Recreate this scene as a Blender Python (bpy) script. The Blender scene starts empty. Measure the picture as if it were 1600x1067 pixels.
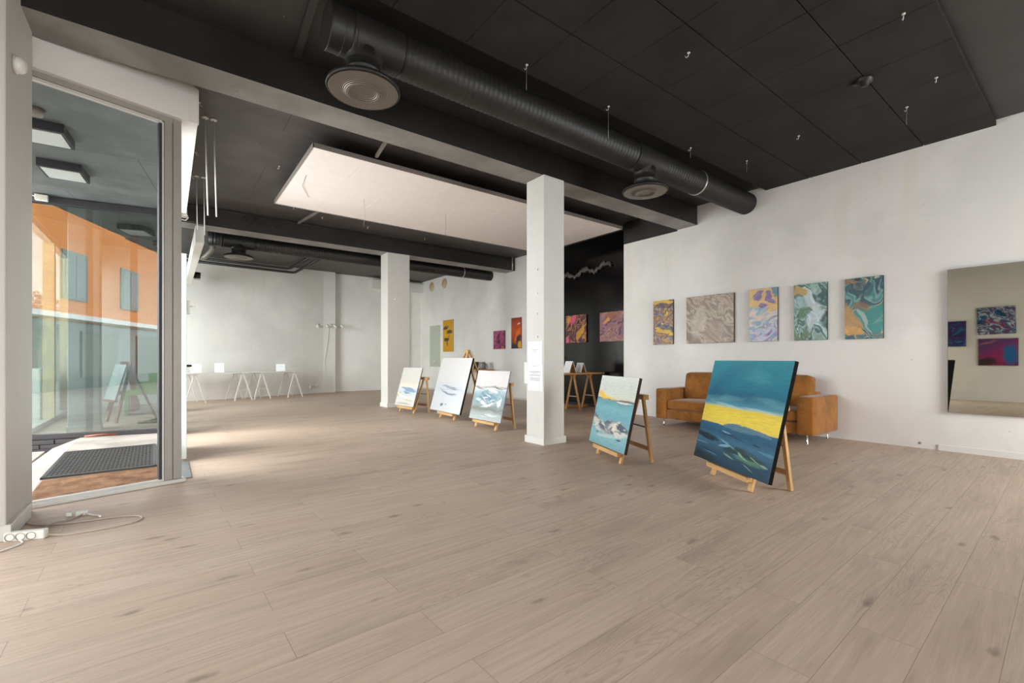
import bpy, bmesh, math, random
from mathutils import Vector, Matrix
R = math.radians
random.seed(7)
scene = bpy.context.scene
COL = scene.collection

# ------------------------------------------------------------------ materials
def lin(c):
    return tuple(((v/255)/12.92 if v/255 <= .04045 else ((v/255+.055)/1.055)**2.4) for v in c)+(1.0,)

class NT:
    def __init__(s, name):
        s.m = bpy.data.materials.new(name); s.m.use_nodes = True
        s.t = s.m.node_tree; s.t.nodes.clear()
        s.out = s.n('ShaderNodeOutputMaterial')
    def n(s, typ, **kw):
        nd = s.t.nodes.new(typ)
        for k, v in kw.items(): setattr(nd, k, v)
        return nd
    def l(s, a, b): s.t.links.new(a, b)
    def put(s, sock, v):
        if isinstance(v, bpy.types.NodeSocket): s.l(v, sock)
        else: sock.default_value = v
    def math(s, op, a, b=0.0, c=None, clamp=False):
        nd = s.n('ShaderNodeMath', operation=op, use_clamp=clamp)
        s.put(nd.inputs[0], a); s.put(nd.inputs[1], b)
        if c is not None: s.put(nd.inputs[2], c)
        return nd.outputs[0]
    def vmath(s, op, a, b=(0, 0, 0)):
        nd = s.n('ShaderNodeVectorMath', operation=op)
        s.put(nd.inputs[0], a); s.put(nd.inputs[1], b)
        return nd
    def mapping(s, v, loc=(0, 0, 0), rot=(0, 0, 0), sc=(1, 1, 1), typ='POINT'):
        nd = s.n('ShaderNodeMapping', vector_type=typ)
        s.l(v, nd.inputs[0]); nd.inputs[1].default_value = loc
        nd.inputs[2].default_value = rot; nd.inputs[3].default_value = sc
        return nd.outputs[0]
    def noise(s, v, sc, det=3, rough=.55, dist=0.0, color=False):
        nd = s.n('ShaderNodeTexNoise')
        s.l(v, nd.inputs['Vector']); nd.inputs['Scale'].default_value = sc
        nd.inputs['Detail'].default_value = det; nd.inputs['Roughness'].default_value = rough
        nd.inputs['Distortion'].default_value = dist
        return nd.outputs['Color' if color else 'Fac']
    def rng(s, v, a, b, c=0.0, d=1.0, smooth=True):
        nd = s.n('ShaderNodeMapRange', interpolation_type='SMOOTHSTEP' if smooth else 'LINEAR')
        s.put(nd.inputs[0], v)
        for i, q in enumerate((a, b, c, d)): nd.inputs[i+1].default_value = q
        return nd.outputs[0]
    def mix(s, f, a, b, mode='MIX'):
        nd = s.n('ShaderNodeMix', data_type='RGBA', blend_type=mode)
        s.put(nd.inputs[0], f); s.put(nd.inputs[6], a); s.put(nd.inputs[7], b)
        return nd.outputs[2]
    def ramp(s, f, stops, interp='LINEAR'):
        nd = s.n('ShaderNodeValToRGB'); s.l(f, nd.inputs[0])
        cr = nd.color_ramp; cr.interpolation = interp
        while len(cr.elements) > 1: cr.elements.remove(cr.elements[-1])
        cr.elements[0].position = stops[0][0]; cr.elements[0].color = lin(stops[0][1])
        for p, c in stops[1:]:
            e = cr.elements.new(p); e.color = lin(c)
        return nd.outputs[0]
    def bump(s, h, strength=.2, dist=.01):
        nd = s.n('ShaderNodeBump'); s.l(h, nd.inputs['Height'])
        nd.inputs['Strength'].default_value = strength; nd.inputs['Distance'].default_value = dist
        return nd.outputs[0]
    def bsdf(s, col, rough=.5, metal=0.0, spec=.5, nrm=None, coat=0.0, sheen=0.0, emit=None, es=0.0):
        b = s.n('ShaderNodeBsdfPrincipled')
        s.put(b.inputs['Base Color'], col); s.put(b.inputs['Roughness'], rough)
        b.inputs['Metallic'].default_value = metal; b.inputs['Specular IOR Level'].default_value = spec
        b.inputs['Coat Weight'].default_value = coat; b.inputs['Sheen Weight'].default_value = sheen
        if nrm is not None: s.l(nrm, b.inputs['Normal'])
        if emit is not None:
            b.inputs['Emission Color'].default_value = emit; b.inputs['Emission Strength'].default_value = es
        s.l(b.outputs[0], s.out.inputs[0])
        return b
    def obj(s): return s.n('ShaderNodeTexCoord').outputs['Object']
    def gen(s): return s.n('ShaderNodeTexCoord').outputs['Generated']

def plain(name, rgb, rough=.5, metal=0.0, spec=.5, var=.06, vs=6.0, bump=0.0, bs=60, sheen=0.0, coat=0.0):
    t = NT(name); o = t.obj()
    f = t.noise(o, vs, 4)
    c = lin(rgb); k = t.rng(f, .3, .7, 1-var, 1+var, False)
    col = t.vmath('MULTIPLY', c[:3], (1, 1, 1)).outputs[0]
    mul = t.n('ShaderNodeVectorMath', operation='SCALE'); t.l(col, mul.inputs[0]); t.l(k, mul.inputs['Scale'])
    nr = t.bump(t.noise(o, bs, 3), bump, .005) if bump else None
    t.bsdf(mul.outputs[0], rough, metal, spec, nr, coat, sheen)
    return t.m

def wall_mat(name, rgb, seams=True):
    t = NT(name); o = t.obj()
    a = t.noise(o, .7, 5, .6); b = t.noise(t.mapping(o, sc=(3, 3, .6)), 1.3, 4)
    c1 = lin(rgb); c2 = lin(tuple(v*.955 for v in rgb)); c3 = lin((rgb[0]*.98, rgb[1]*.965, rgb[2]*.93))
    col = t.mix(t.rng(a, .4, .62), c1, c2)
    col = t.mix(t.rng(b, .55, .75, 0, .6), col, c3)
    # small chips and scuffs
    sp = t.rng(t.noise(o, 13, 2), .75, .79); col = t.mix(t.math('MULTIPLY', sp, .6), col, lin((160, 152, 142)))
    h = t.math('ADD', t.noise(o, 90, 3), t.math('MULTIPLY', t.noise(o, 5, 3), 1.2))
    t.bsdf(col, .75, 0, .3, t.bump(h, .12, .006))
    return t.m

def black_mat(name, rgb, rough=.55, line=None, chip=True, spec=.5, bstr=.35):
    t = NT(name); o = t.obj()
    f = t.noise(o, 2.2, 5)
    c = t.mix(t.rng(f, .35, .7), lin(rgb), lin(tuple(v*1.22 for v in rgb)))
    h = t.noise(o, 120, 3, .6)
    if line:
        b = t.n('ShaderNodeTexBrick'); t.l(t.mapping(o, loc=(.13, .2, 0), rot=(0, 0, line[2])), b.inputs['Vector'])
        b.inputs['Scale'].default_value = 1; b.inputs['Brick Width'].default_value = line[0]
        b.inputs['Row Height'].default_value = line[1]; b.inputs['Mortar Size'].default_value = .004
        b.inputs['Mortar Smooth'].default_value = .2
        c = t.mix(b.outputs['Fac'], c, lin(tuple(v*.45 for v in rgb)))
        h = t.math('SUBTRACT', h, t.math('MULTIPLY', b.outputs['Fac'], 2.0))
    if chip:
        c = t.mix(t.rng(t.noise(o, 5.5, 3), .745, .76), c, lin((120, 115, 110)))
    t.bsdf(c, rough, 0, spec, t.bump(h, bstr, .004))
    return t.m

def wood_mat(name, rgb, axis=2, rough=.45):
    t = NT(name); o = t.obj()
    sc = [28, 28, 28]; sc[axis] = 1.6
    f = t.noise(t.mapping(o, sc=tuple(sc)), 1, 4, .6, .4)
    c = t.mix(t.rng(f, .3, .7), lin(rgb), lin(tuple(v*.82 for v in rgb)))
    t.bsdf(c, rough, 0, .4, t.bump(f, .08, .003))
    return t.m

def floor_mat():
    t = NT('oak_laminate'); o = t.obj()
    p = t.mapping(o, loc=(.4, -.155, 0), rot=(0, 0, R(-1.7)))
    def brick(c1, c2, mort, msize):
        b = t.n('ShaderNodeTexBrick', offset=.37, offset_frequency=2); t.l(p, b.inputs['Vector'])
        b.inputs['Scale'].default_value = 1; b.inputs['Brick Width'].default_value = 1.29
        b.inputs['Row Height'].default_value = .195; b.inputs['Mortar Size'].default_value = msize
        b.inputs['Mortar Smooth'].default_value = .1; b.inputs['Bias'].default_value = 0
        b.inputs['Color1'].default_value = c1; b.inputs['Color2'].default_value = c2; b.inputs['Mortar'].default_value = mort
        return b
    b = brick((0, 0, 0, 1), (1, 1, 1, 1), (.5, .5, .5, 1), .0011)
    sep = t.n('ShaderNodeSeparateColor'); t.l(b.outputs['Color'], sep.inputs[0])
    r = sep.outputs[0]
    # every plank reads another stretch of grain
    off = t.n('ShaderNodeCombineXYZ'); t.l(t.math('MULTIPLY', r, 37.0), off.inputs[0]); t.l(t.math('MULTIPLY', r, 91.0), off.inputs[1]); t.l(t.math('MULTIPLY', r, 17.0), off.inputs[2])
    q = t.vmath('ADD', p, off.outputs[0]).outputs[0]
    # grain bent around knots
    wob = t.noise(t.mapping(q, sc=(.8, 4, 1)), 1, 2)
    qy = t.n('ShaderNodeCombineXYZ'); t.l(t.math('MULTIPLY', wob, .09), qy.inputs[1])
    q2 = t.vmath('ADD', q, qy.outputs[0]).outputs[0]
    g = t.noise(t.mapping(q2, sc=(1.2, 26, 1)), 1.6, 6, .62)
    g2 = t.noise(t.mapping(q2, sc=(3, 110, 1)), 1.3, 3, .6)
    base = t.mix(r, lin((198, 174, 153)), lin((202, 179, 159)))
    col = t.mix(t.rng(g, .32, .68, 0, .38), base, lin((166, 142, 122)))
    col = t.mix(t.rng(g2, .45, .75, 0, .2), col, lin((132, 112, 97)))
    big = t.noise(t.mapping(q, sc=(1.0, 4.0, 1)), 1.0, 3)
    col = t.mix(t.rng(big, .5, .72, 0, .42), col, lin((150, 130, 115)))
    kn = t.n('ShaderNodeTexVoronoi'); t.l(t.mapping(q, sc=(1.7, 4.2, 1)), kn.inputs['Vector']); kn.inputs['Scale'].default_value = 1.7
    kd = t.math('ADD', kn.outputs['Distance'], t.math('MULTIPLY', t.noise(t.mapping(q, sc=(1, 2.2, 1)), 16, 4), .32))
    km = t.rng(kd, .20, .36, 1, 0)
    sel = t.n('ShaderNodeSeparateColor'); t.l(kn.outputs['Color'], sel.inputs[0])
    km = t.math('MULTIPLY', km, t.rng(sel.outputs[0], .35, .6))
    cath = t.noise(t.mapping(q2, sc=(.9, 6.5, 1)), 1.3, 2, .5)
    cl = t.math('SINE', t.math('MULTIPLY', cath, 150.0))
    col = t.mix(t.math('MULTIPLY', t.rng(cl, .2, 1, 0, .22), t.rng(t.noise(q, 1.2, 2), .48, .62)), col, lin((124, 104, 90)))
    col = t.mix(t.math('MULTIPLY', km, .55), col, lin((108, 92, 82)))
    col = t.mix(t.math('MULTIPLY', b.outputs['Fac'], .6), col, lin((96, 82, 72)))
    h = t.math('SUBTRACT', t.math('MULTIPLY', g2, .25), b.outputs['Fac'])
    ro = t.rng(g, .3, .7, .42, .55, False)
    t.bsdf(col, ro, 0, .42, t.bump(h, .25, .0015))
    return t.m

def glass_mat(name, refl, tint=(1, 1, 1), rough=0.0):
    t = NT(name)
    tr = t.n('ShaderNodeBsdfTransparent'); tr.inputs[0].default_value = tint+(1,)
    gl = t.n('ShaderNodeBsdfGlossy'); gl.inputs['Roughness'].default_value = rough; gl.inputs['Color'].default_value = (1, 1, 1, 1)
    fr = t.n('ShaderNodeLayerWeight'); fr.inputs[0].default_value = .12
    f = t.math('MAXIMUM', t.math('MULTIPLY', fr.outputs['Fresnel'], .5), refl)
    mx = t.n('ShaderNodeMixShader'); t.l(f, mx.inputs[0]); t.l(tr.outputs[0], mx.inputs[1]); t.l(gl.outputs[0], mx.inputs[2])
    t.l(mx.outputs[0], t.out.inputs[0])
    return t.m

def paint(name, stops, aspect=1.0, kind='band', ang=90.0, warp=(.1, 2.0, 1, 1), fine=(.15, 6.0, 1, 1), bias=(0, 0),
          layers=(), nscale=1.5, ndet=2, span=(.3, .7), rough=.5, streak=0.0, seed=0.0, bump=.15, edge=2.0, brush=.14, fold1=.9, fold2=.32, reps=2.2):
    """canvas paint; u,v run 0..1 across the front of the canvas"""
    t = NT(name); g = t.gen()
    s = t.n('ShaderNodeSeparateXYZ'); t.l(g, s.inputs[0])
    c = t.n('ShaderNodeCombineXYZ'); t.l(t.math('MULTIPLY', s.outputs[0], aspect), c.inputs[0]); t.l(s.outputs[2], c.inputs[1])
    p = c.outputs[0]
    ps = t.vmath('ADD', p, (seed*3.1, seed*1.7, seed)).outputs[0]
    w = t.noise(t.mapping(ps, sc=(warp[2], warp[3], 1)), warp[1], 4, .55, 0, True)
    wv = t.vmath('SUBTRACT', w, (.5, .5, .5)).outputs[0]
    sc = t.n('ShaderNodeVectorMath', operation='SCALE'); t.l(wv, sc.inputs[0]); sc.inputs['Scale'].default_value = warp[0]*2
    pw = t.vmath('ADD', p, sc.outputs[0]).outputs[0]
    if kind == 'band':
        d = t.vmath('DOT_PRODUCT', pw, (math.cos(R(ang)), math.sin(R(ang)), 0)).outputs['Value']
        fn = t.noise(t.mapping(ps, sc=(fine[2], fine[3], 1)), fine[1], 5, .6)
        f = t.math('ADD', d, t.math('MULTIPLY', t.math('SUBTRACT', fn, .5), fine[0]*2))
    else:
        # twice-folded domain, then contour bands: poured paint
        p0 = t.mapping(t.mapping(ps, rot=(0, 0, R(-ang))), sc=(1, fine[3]**.5, 1))
        def fold(v, sc_, amt):
            c_ = t.vmath('SUBTRACT', t.noise(v, sc_, 2, .5, 0, True), (.5, .5, .5)).outputs[0]
            k_ = t.n('ShaderNodeVectorMath', operation='SCALE'); t.l(c_, k_.inputs[0]); k_.inputs['Scale'].default_value = amt
            return t.vmath('ADD', v, k_.outputs[0]).outputs[0]
        p1 = fold(p0, 1.5, fold1); p2 = fold(p1, 3.4, fold2); p3 = fold(p2, 9.0, .05)
        f = t.noise(p3, nscale, ndet, .5)
        f = t.rng(f, span[0], span[1], 0, 1, False)
        f = t.math('ADD', f, t.math('MULTIPLY', t.math('SUBTRACT', s.outputs[0], .5), bias[0]))
        f = t.math('ADD', f, t.math('MULTIPLY', t.math('SUBTRACT', s.outputs[2], .5), bias[1]))
        f = t.math('PINGPONG', t.math('MULTIPLY', f, reps), 1.0)
        pf = t.vmath('SUBTRACT', p3, p0).outputs[0]
        pw = t.vmath('ADD', p, t.mapping(pf, rot=(0, 0, R(ang)), sc=(.55, .55, 1))).outputs[0]
    col = t.ramp(f, stops); swirl = col
    if streak:
        fs = t.noise(t.mapping(t.mapping(pw, rot=(0, 0, R(-ang) if kind != 'band' else 0)), sc=(2, 26, 1)), 2.0, 4, .6, .3)
        col = t.mix(t.rng(fs, .35, .7, 0, streak), col, t.mix(.5, col, lin((245, 245, 240))))
    for L in layers:
        cx, cy, rx, ry, rot, soft, rgb = L[:7]
        ed = edge
        if kind == 'fluid': soft *= .45; ed = .35
        else: soft *= .8
        amt = L[7] if len(L) > 7 else 1.0
        m = t.mapping(pw, loc=(cx*aspect, cy, 0), rot=(0, 0, R(rot)), sc=(rx, ry, 1), typ='TEXTURE')
        ln = t.vmath('LENGTH', m).outputs['Value']
        tx = t.noise(t.mapping(t.mapping(ps, rot=(0, 0, R(-rot))), sc=(5, 17, 1)), 1.6, 8, .75)
        ln = t.math('ADD', ln, t.math('MULTIPLY', t.math('SUBTRACT', tx, .5), ed))
        mk = t.rng(ln, 1.0-soft, 1.0+soft*.3, amt, 0)
        col = t.mix(mk, col, lin(rgb) if kind == 'band' else t.mix(.22, lin(rgb), swirl))
    # visible brush work in the paint film
    br = t.noise(t.mapping(pw, sc=(5, 34, 1)), 1.6, 5, .65)
    k = t.rng(br, .3, .7, 1-brush, 1+brush*.7, False)
    ms = t.n('ShaderNodeVectorMath', operation='SCALE'); t.l(col, ms.inputs[0]); t.l(k, ms.inputs['Scale']); col = ms.outputs[0]
    nr = t.bump(br, bump, .003)
    t.bsdf(col, rough, 0, .4, nr)
    return t.m

M = {}
M['wall'] = wall_mat('wall_paint', (236, 234, 230))
M['white'] = plain('white_paint', (226, 224, 219), .6, var=.02)
M['column'] = plain('column_paint', (218, 216, 211), .6, var=.02, bump=.1, bs=70)
M['tile'] = plain('white_acoustic_tile', (238, 230, 223), .85, var=.015, bump=.2, bs=200)
M['black_tile'] = black_mat('black_acoustic_tile', (36, 34, 32), .85, chip=False, spec=.25)
M['ceil'] = black_mat('black_ceiling_paint', (38, 36, 34), .5, (2.4, 1.2, 0))
M['ceil_lit'] = black_mat('lit_black_ceiling_paint', (64, 60, 58), .5, (2.4, 1.2, 0))  # black ceiling paint lightened where more window light reaches it
M['beam'] = black_mat('black_beam_paint', (36, 34, 32), .4)
M['beam_under_lit'] = black_mat('worn_lit_beam_paint', (122, 119, 116), .55, bstr=.6)  # worn, and lightened for window light bouncing up onto the underside
M['black_wall'] = black_mat('glossy_black_wall_paint', (13, 12, 12), .14, chip=False, bstr=.10)
M['duct'] = plain('black_duct_metal', (36, 34, 32), .48, .0, .5, var=.1)
M['duct_gray'] = plain('grey_grille_metal', (158, 152, 144), .36, .75, .6, var=.04)
M['steel'] = plain('galvanised_steel', (205, 203, 198), .3, .8, .6, var=.03)
M['chrome'] = plain('chrome', (215, 215, 215), .12, 1.0, .6, var=.01)
M['alu'] = plain('warm_grey_aluminium', (160, 154, 146), .45, .25, .5, var=.03)
M['alu_light'] = plain('light_aluminium', (214, 210, 203), .4, .2, .5, var=.03)
M['door_leaf'] = plain('pale_green_grey_door_paint', (206, 212, 206), .5, var=.03)
M['black_frame'] = plain('black_window_frame_paint', (46, 45, 50), .55, var=.12, vs=30, bump=.1)
M['pine'] = wood_mat('pale_pine', (226, 180, 122))
M['pine_h'] = wood_mat('pale_pine_rail', (226, 180, 122), 0)
M['oakw'] = wood_mat('honey_oak', (205, 150, 88))
M['oakw_h'] = wood_mat('honey_oak_top', (208, 154, 92), 0)
M['redwood'] = wood_mat('red_brown_stained_wood', (136, 68, 42))
M['green'] = plain('leaf_green_paint', (104, 142, 50), .5)
M['floor'] = floor_mat()
M['canvas_side'] = plain('dark_canvas_edge', (26, 24, 22), .95, 0, .1)
M['canvas_brown'] = plain('brown_canvas_edge', (66, 46, 36), .7)
M['canvas_light'] = plain('grey_canvas_edge', (150, 148, 148), .7)
M['paper'] = plain('paper', (240, 241, 243), .8, var=.01)
M['ink'] = plain('faded_ink', (178, 180, 184), .8, var=.05)
M['plastic'] = plain('white_plastic', (232, 230, 222), .35, var=.02)
M['plastic_dark'] = plain('socket_recess', (126, 114, 90), .5)
M['lead'] = plain('beige_lead', (190, 174, 158), .5)
M['black'] = plain('black_plastic', (20, 19, 19), .45)
M['pilaster'] = plain('pilaster_paint', (198, 192, 184), .6, var=.02)
M['dark_steel'] = plain('worn_steel_plate', (128, 130, 130), .5, .5)
M['mirror'] = (lambda t: (t.bsdf(lin((200, 197, 182)), .015, 1.0), t.m)[1])(NT('tinted_mirror'))
M['pale_mirror'] = plain('pale_green_glass_panel', (186, 192, 176), .15, 0, .6, var=.02)
M['glass'] = glass_mat('clear_glass', .03, (.985, .99, .985))
M['glass_refl'] = glass_mat('coated_glass', .20, (.50, .56, .55))
M['glass_soft'] = glass_mat('greenish_glass', .04, (.95, .975, .965))
M['rubber'] = plain('black_rubber', (40, 39, 39), .6, bump=.2)
M['brick'] = black_mat('black_brick', (46, 46, 48), .6, chip=False, bstr=.8)

def concrete(name, rgb):
    t = NT(name); o = t.obj()
    c = t.mix(t.rng(t.noise(o, 2.5, 6, .65), .35, .7), lin(rgb), lin(tuple(v*.84 for v in rgb)))
    c = t.mix(t.rng(t.noise(o, 40, 3), .6, .75, 0, .4), c, lin((120, 112, 104)))
    t.bsdf(c, .85, 0, .2, t.bump(t.noise(o, 60, 4), .3, .004)); return t.m
M['concrete'] = concrete('worn_concrete', (176, 167, 156))
M['paving'] = concrete('street_paving', (150, 146, 140))
t = NT('rusty_coir'); o = t.obj()
c = t.mix(t.rng(t.noise(o, 6, 6, .7), .35, .68), lin((112, 80, 56)), lin((158, 120, 92)))
c = t.mix(t.rng(t.noise(o, 55, 3), .5, .75, 0, .6), c, lin((84, 56, 40)))
t.bsdf(c, .95, 0, .1, t.bump(t.noise(o, 130, 4), .6, .006)); M['coir'] = t.m
t = NT('caramel_suede'); o = t.obj()
c = t.mix(t.rng(t.noise(o, 5, 5, .6), .35, .68), lin((160, 104, 46)), lin((130, 82, 34)))
c = t.mix(t.rng(t.noise(o, 26, 4), .55, .72, 0, .35), c, lin((192, 132, 66)))
t.bsdf(c, .85, 0, .15, t.bump(t.noise(o, 70, 4), .15, .004), sheen=.25); M['suede'] = t.m
t = NT('orange_timber_cladding'); o = t.obj()
wv = t.n('ShaderNodeTexWave', wave_type='BANDS', bands_direction='Z', wave_profile='SAW'); t.l(o, wv.inputs['Vector']); wv.inputs['Scale'].default_value = 2.4
c = t.mix(t.rng(wv.outputs['Fac'], 0, .16, .8, 0), lin((222, 140, 70)), lin((120, 66, 30)))
c = t.mix(t.rng(t.noise(t.mapping(o, sc=(1, .3, 6)), 2, 3), .4, .7, 0, .35), c, lin((196, 112, 52)))
t.bsdf(c, .7, 0, .3); M['cladding'] = t.m
t = NT('beige_brickwork'); o = t.obj()
b = t.n('ShaderNodeTexBrick'); t.l(t.mapping(o, rot=(R(90), 0, 0)), b.inputs['Vector']); b.inputs['Scale'].default_value = 3
b.inputs['Color1'].default_value = lin((176, 150, 118)); b.inputs['Color2'].default_value = lin((160, 134, 104)); b.inputs['Mortar'].default_value = lin((190, 182, 170))
t.bsdf(b.outputs['Color'], .8); M['beige_brick'] = t.m
M['leaf'] = plain('leaf', (92, 104, 74), .7, var=.3)
M['bark'] = plain('bark', (120, 104, 88), .9, var=.2)
M['shop_glass'] = plain('dim_shop_window', (96, 110, 108), .15, 0, .6)
M['frame_grey'] = plain('grey_green_window_frame', (112, 122, 112), .5)
t = NT('lamp_diffuser'); t.bsdf(lin((196, 200, 196)), .5, emit=(1, 1, .97, 1), es=.03); M['lamp'] = t.m
M['reflection_blur'] = plain('pale_reflection_grey', (84, 78, 75), .5, var=.3, vs=30)  # tone of the blurred reflection in the black wall
M['pipe_grey'] = plain('grey_pipe', (128, 122, 116), .45, .2)
M['red'] = plain('red_paint', (190, 60, 50), .5)
M['beige'] = plain('beige_veneer', (196, 172, 136), .55, var=.15, vs=3)

# ------------------------------------------------------------------ mesh helpers
class MB:
    def __init__(s): s.bm = bmesh.new(); s.mi = 0
    def _f(s, vs, smooth=False):
        try:
            f = s.bm.faces.new(vs); f.material_index = s.mi; f.smooth = smooth
            return f
        except ValueError: return None
    def box(s, x0, x1, y0, y1, z0, z1):
        v = [s.bm.verts.new(p) for p in ((x0, y0, z0), (x1, y0, z0), (x1, y1, z0), (x0, y1, z0), (x0, y0, z1), (x1, y0, z1), (x1, y1, z1), (x0, y1, z1))]
        for q in ((3, 2, 1, 0), (4, 5, 6, 7), (0, 1, 5, 4), (1, 2, 6, 5), (2, 3, 7, 6), (3, 0, 4, 7)): s._f([v[i] for i in q])
        return s
    def hexa(s, pts):
        v = [s.bm.verts.new(p) for p in pts]
        for q in ((3, 2, 1, 0), (4, 5, 6, 7), (0, 1, 5, 4), (1, 2, 6, 5), (2, 3, 7, 6), (3, 0, 4, 7)): s._f([v[i] for i in q])
        return s
    def bar(s, p, q, w, h, up=(0, 0, 1)):
        """square bar from p to q; w across, h along 'up'"""
        p, q = Vector(p), Vector(q); d = (q-p).normalized()
        up = Vector(up); a = d.cross(up)
        if a.length < 1e-4: a = d.cross(Vector((0, 1, 0)))
        a.normalize(); b = a.cross(d).normalized()
        a *= w/2; b *= h/2
        return s.hexa([p-a-b, p+a-b, p+a+b, p-a+b, q-a-b, q+a-b, q+a+b, q-a+b])
    def prism(s, poly, d):
        d = Vector(d); a = [s.bm.verts.new(p) for p in poly]; b = [s.bm.verts.new(Vector(p)+d) for p in poly]
        s._f(a[::-1]); s._f(b); n = len(a)
        for i in range(n): s._f([a[i], a[(i+1) % n], b[(i+1) % n], b[i]])
        return s
    def lathe(s, prof, origin=(0, 0, 0), axis=(0, 0, 1), seg=32, smooth=True, cap=True):
        """prof: list of (radius, distance along axis)"""
        ax = Vector(axis).normalized(); o = Vector(origin)
        u = ax.orthogonal().normalized(); w = ax.cross(u)
        rings = []
        for r, h in prof:
            if r < 1e-6: rings.append([s.bm.verts.new(o+ax*h)])
            else: rings.append([s.bm.verts.new(o+ax*h+(u*math.cos(2*math.pi*i/seg)+w*math.sin(2*math.pi*i/seg))*r) for i in range(seg)])
        for a, b in zip(rings, rings[1:]):
            for i in range(seg):
                j = (i+1) % seg
                if len(a) == 1 and len(b) == 1: continue
                if len(a) == 1: s._f([a[0], b[j], b[i]], smooth)
                elif len(b) == 1: s._f([a[i], a[j], b[0]], smooth)
                else: s._f([a[i], a[j], b[j], b[i]], smooth)
        if cap:
            if len(rings[0]) > 1: s._f(rings[0][::-1])
            if len(rings[-1]) > 1: s._f(rings[-1])
        return s
    def cyl(s, p, q, r, seg=16, r2=None):
        p, q = Vector(p), Vector(q)
        return s.lathe([(r, 0), (r if r2 is None else r2, (q-p).length)], p, q-p, seg)
    def tube(s, pts, r, seg=8, close=False):
        pts = [Vector(p) for p in pts]; rings = []
        n = len(pts); prev = None
        for i, p in enumerate(pts):
            d = (pts[min(i+1, n-1)]-pts[max(i-1, 0)]).normalized()
            u = d.orthogonal().normalized() if prev is None else (prev-d*prev.dot(d)).normalized()
            prev = u; w = d.cross(u)
            rings.append([s.bm.verts.new(p+(u*math.cos(2*math.pi*k/seg)+w*math.sin(2*math.pi*k/seg))*r) for k in range(seg)])
        for a, b in zip(rings, rings[1:]):
            for k in range(seg): s._f([a[k], a[(k+1) % seg], b[(k+1) % seg], b[k]], True)
        s._f(rings[0][::-1]); s._f(rings[-1])
        return s
    def soft(s, x0, x1, y0, y1, z0, z1, r=.03, n=10, puff=(0, 0, 0)):
        """rounded, slightly stuffed box"""
        c = Vector(((x0+x1)/2, (y0+y1)/2, (z0+z1)/2)); h = Vector(((x1-x0)/2, (y1-y0)/2, (z1-z0)/2))
        tmp = bmesh.new(); bmesh.ops.create_cube(tmp, size=2)
        bmesh.ops.subdivide_edges(tmp, edges=tmp.edges[:], cuts=n, use_grid_fill=True)
        mp = {}
        for v in tmp.verts:
            u = v.co.copy(); p = Vector((u[i]*h[i] for i in range(3)))
            inn = Vector((max(-h[i]+r, min(h[i]-r, p[i])) for i in range(3)))
            d = p-inn
            if d.length > 1e-7: p = inn+d.normalized()*r*min(1, d.length/r) if d.length < r else inn+d.normalized()*r
            for i in range(3):
                j, k = (i+1) % 3, (i+2) % 3
                p[i] += u[i]*puff[i]*(1-u[j]**2)*(1-u[k]**2) if abs(u[i]) > .99 else 0
            mp[v.index] = s.bm.verts.new(c+p)
        tmp.verts.index_update()
        for f in tmp.faces: s._f([mp[v.index] for v in f.verts], True)
        tmp.free()
        return s
    def make(s, name, mat, parent=None, bevel=0.0, seg=2, loc=None, rot=None):
        me = bpy.data.meshes.new(name)
        bmesh.ops.recalc_face_normals(s.bm, faces=s.bm.faces[:])
        s.bm.to_mesh(me); s.bm.free()
        for m in (mat if isinstance(mat, (list, tuple)) else [mat]): me.materials.append(m)
        ob = bpy.data.objects.new(name, me); COL.objects.link(ob)
        if parent is not None: ob.parent = parent
        if loc is not None: ob.location = loc
        if rot is not None: ob.rotation_euler = rot
        if bevel:
            md = ob.modifiers.new('edge', 'BEVEL'); md.width = bevel; md.segments = seg; md.limit_method = 'ANGLE'
        return ob

def thing(name, label, cat, loc=(0, 0, 0), rotz=0.0, group=None):
    o = bpy.data.objects.new(name, None); COL.objects.link(o)
    o.empty_display_size = .1
    o.location = loc; o.rotation_euler = (0, 0, rotz)
    return tag(o, label, cat, group)
def tag(o, label, cat, group=None):
    o['label'] = label; o['category'] = cat
    if group: o['group'] = group
    return o
def struct(o): o['kind'] = 'structure'; return o
def copy_tree(o, parent=None):
    c = o.copy(); COL.objects.link(c)
    if parent is not None: c.parent = parent
    for ch in list(o.children): copy_tree(ch, c)
    return c

# ------------------------------------------------------------------ room shell
HCAM = 1.05
ZC1, ZC2, ZC3 = 3.617, 3.70, 3.80
RW = 7.08
struct(MB().prism([(-2.45, -2.15, -.12), (7.8, -2.15, -.12), (7.8, 15.3, -.12), (-1.55, 15.3, -.12), (-1.55, 8.52, -.12), (.10, 8.18, -.12), (.10, 4.86, -.12), (-.845, 4.605, -.12), (-1.08, 4.02, -.12), (-2.45, 2.65, -.12)], (0, 0, .12)).make('floor', M['floor']))
# ceilings, one slab for each bay between the beams
struct(MB().box(-2.45, 7.8, -2.15, 4.3, ZC1, 3.95).make('ceiling', M['ceil']))
struct(MB().box(.09, 7.8, 4.3, 9.6, ZC2, 3.95).box(-1.1, .09, 4.3, 4.97, ZC2, 3.95).make('ceiling_middle', M['ceil_lit']))
m = MB()
m.hexa([(-1.7, 9.6, ZC3), (3.95, 9.6, ZC3), (3.95, 15.2, ZC3), (-1.7, 13.55, 3.55), (-1.7, 9.6, 3.99), (3.95, 9.6, 3.99), (3.95, 15.2, 3.99), (-1.7, 13.55, 3.99)]).box(3.95, 7.8, 9.6, 15.3, ZC3, 3.99)
m.box(-1.7, .09, 8.16, 9.6, ZC2, 3.97)
struct(m.make('ceiling_rear', M['ceil_lit']))
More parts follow.
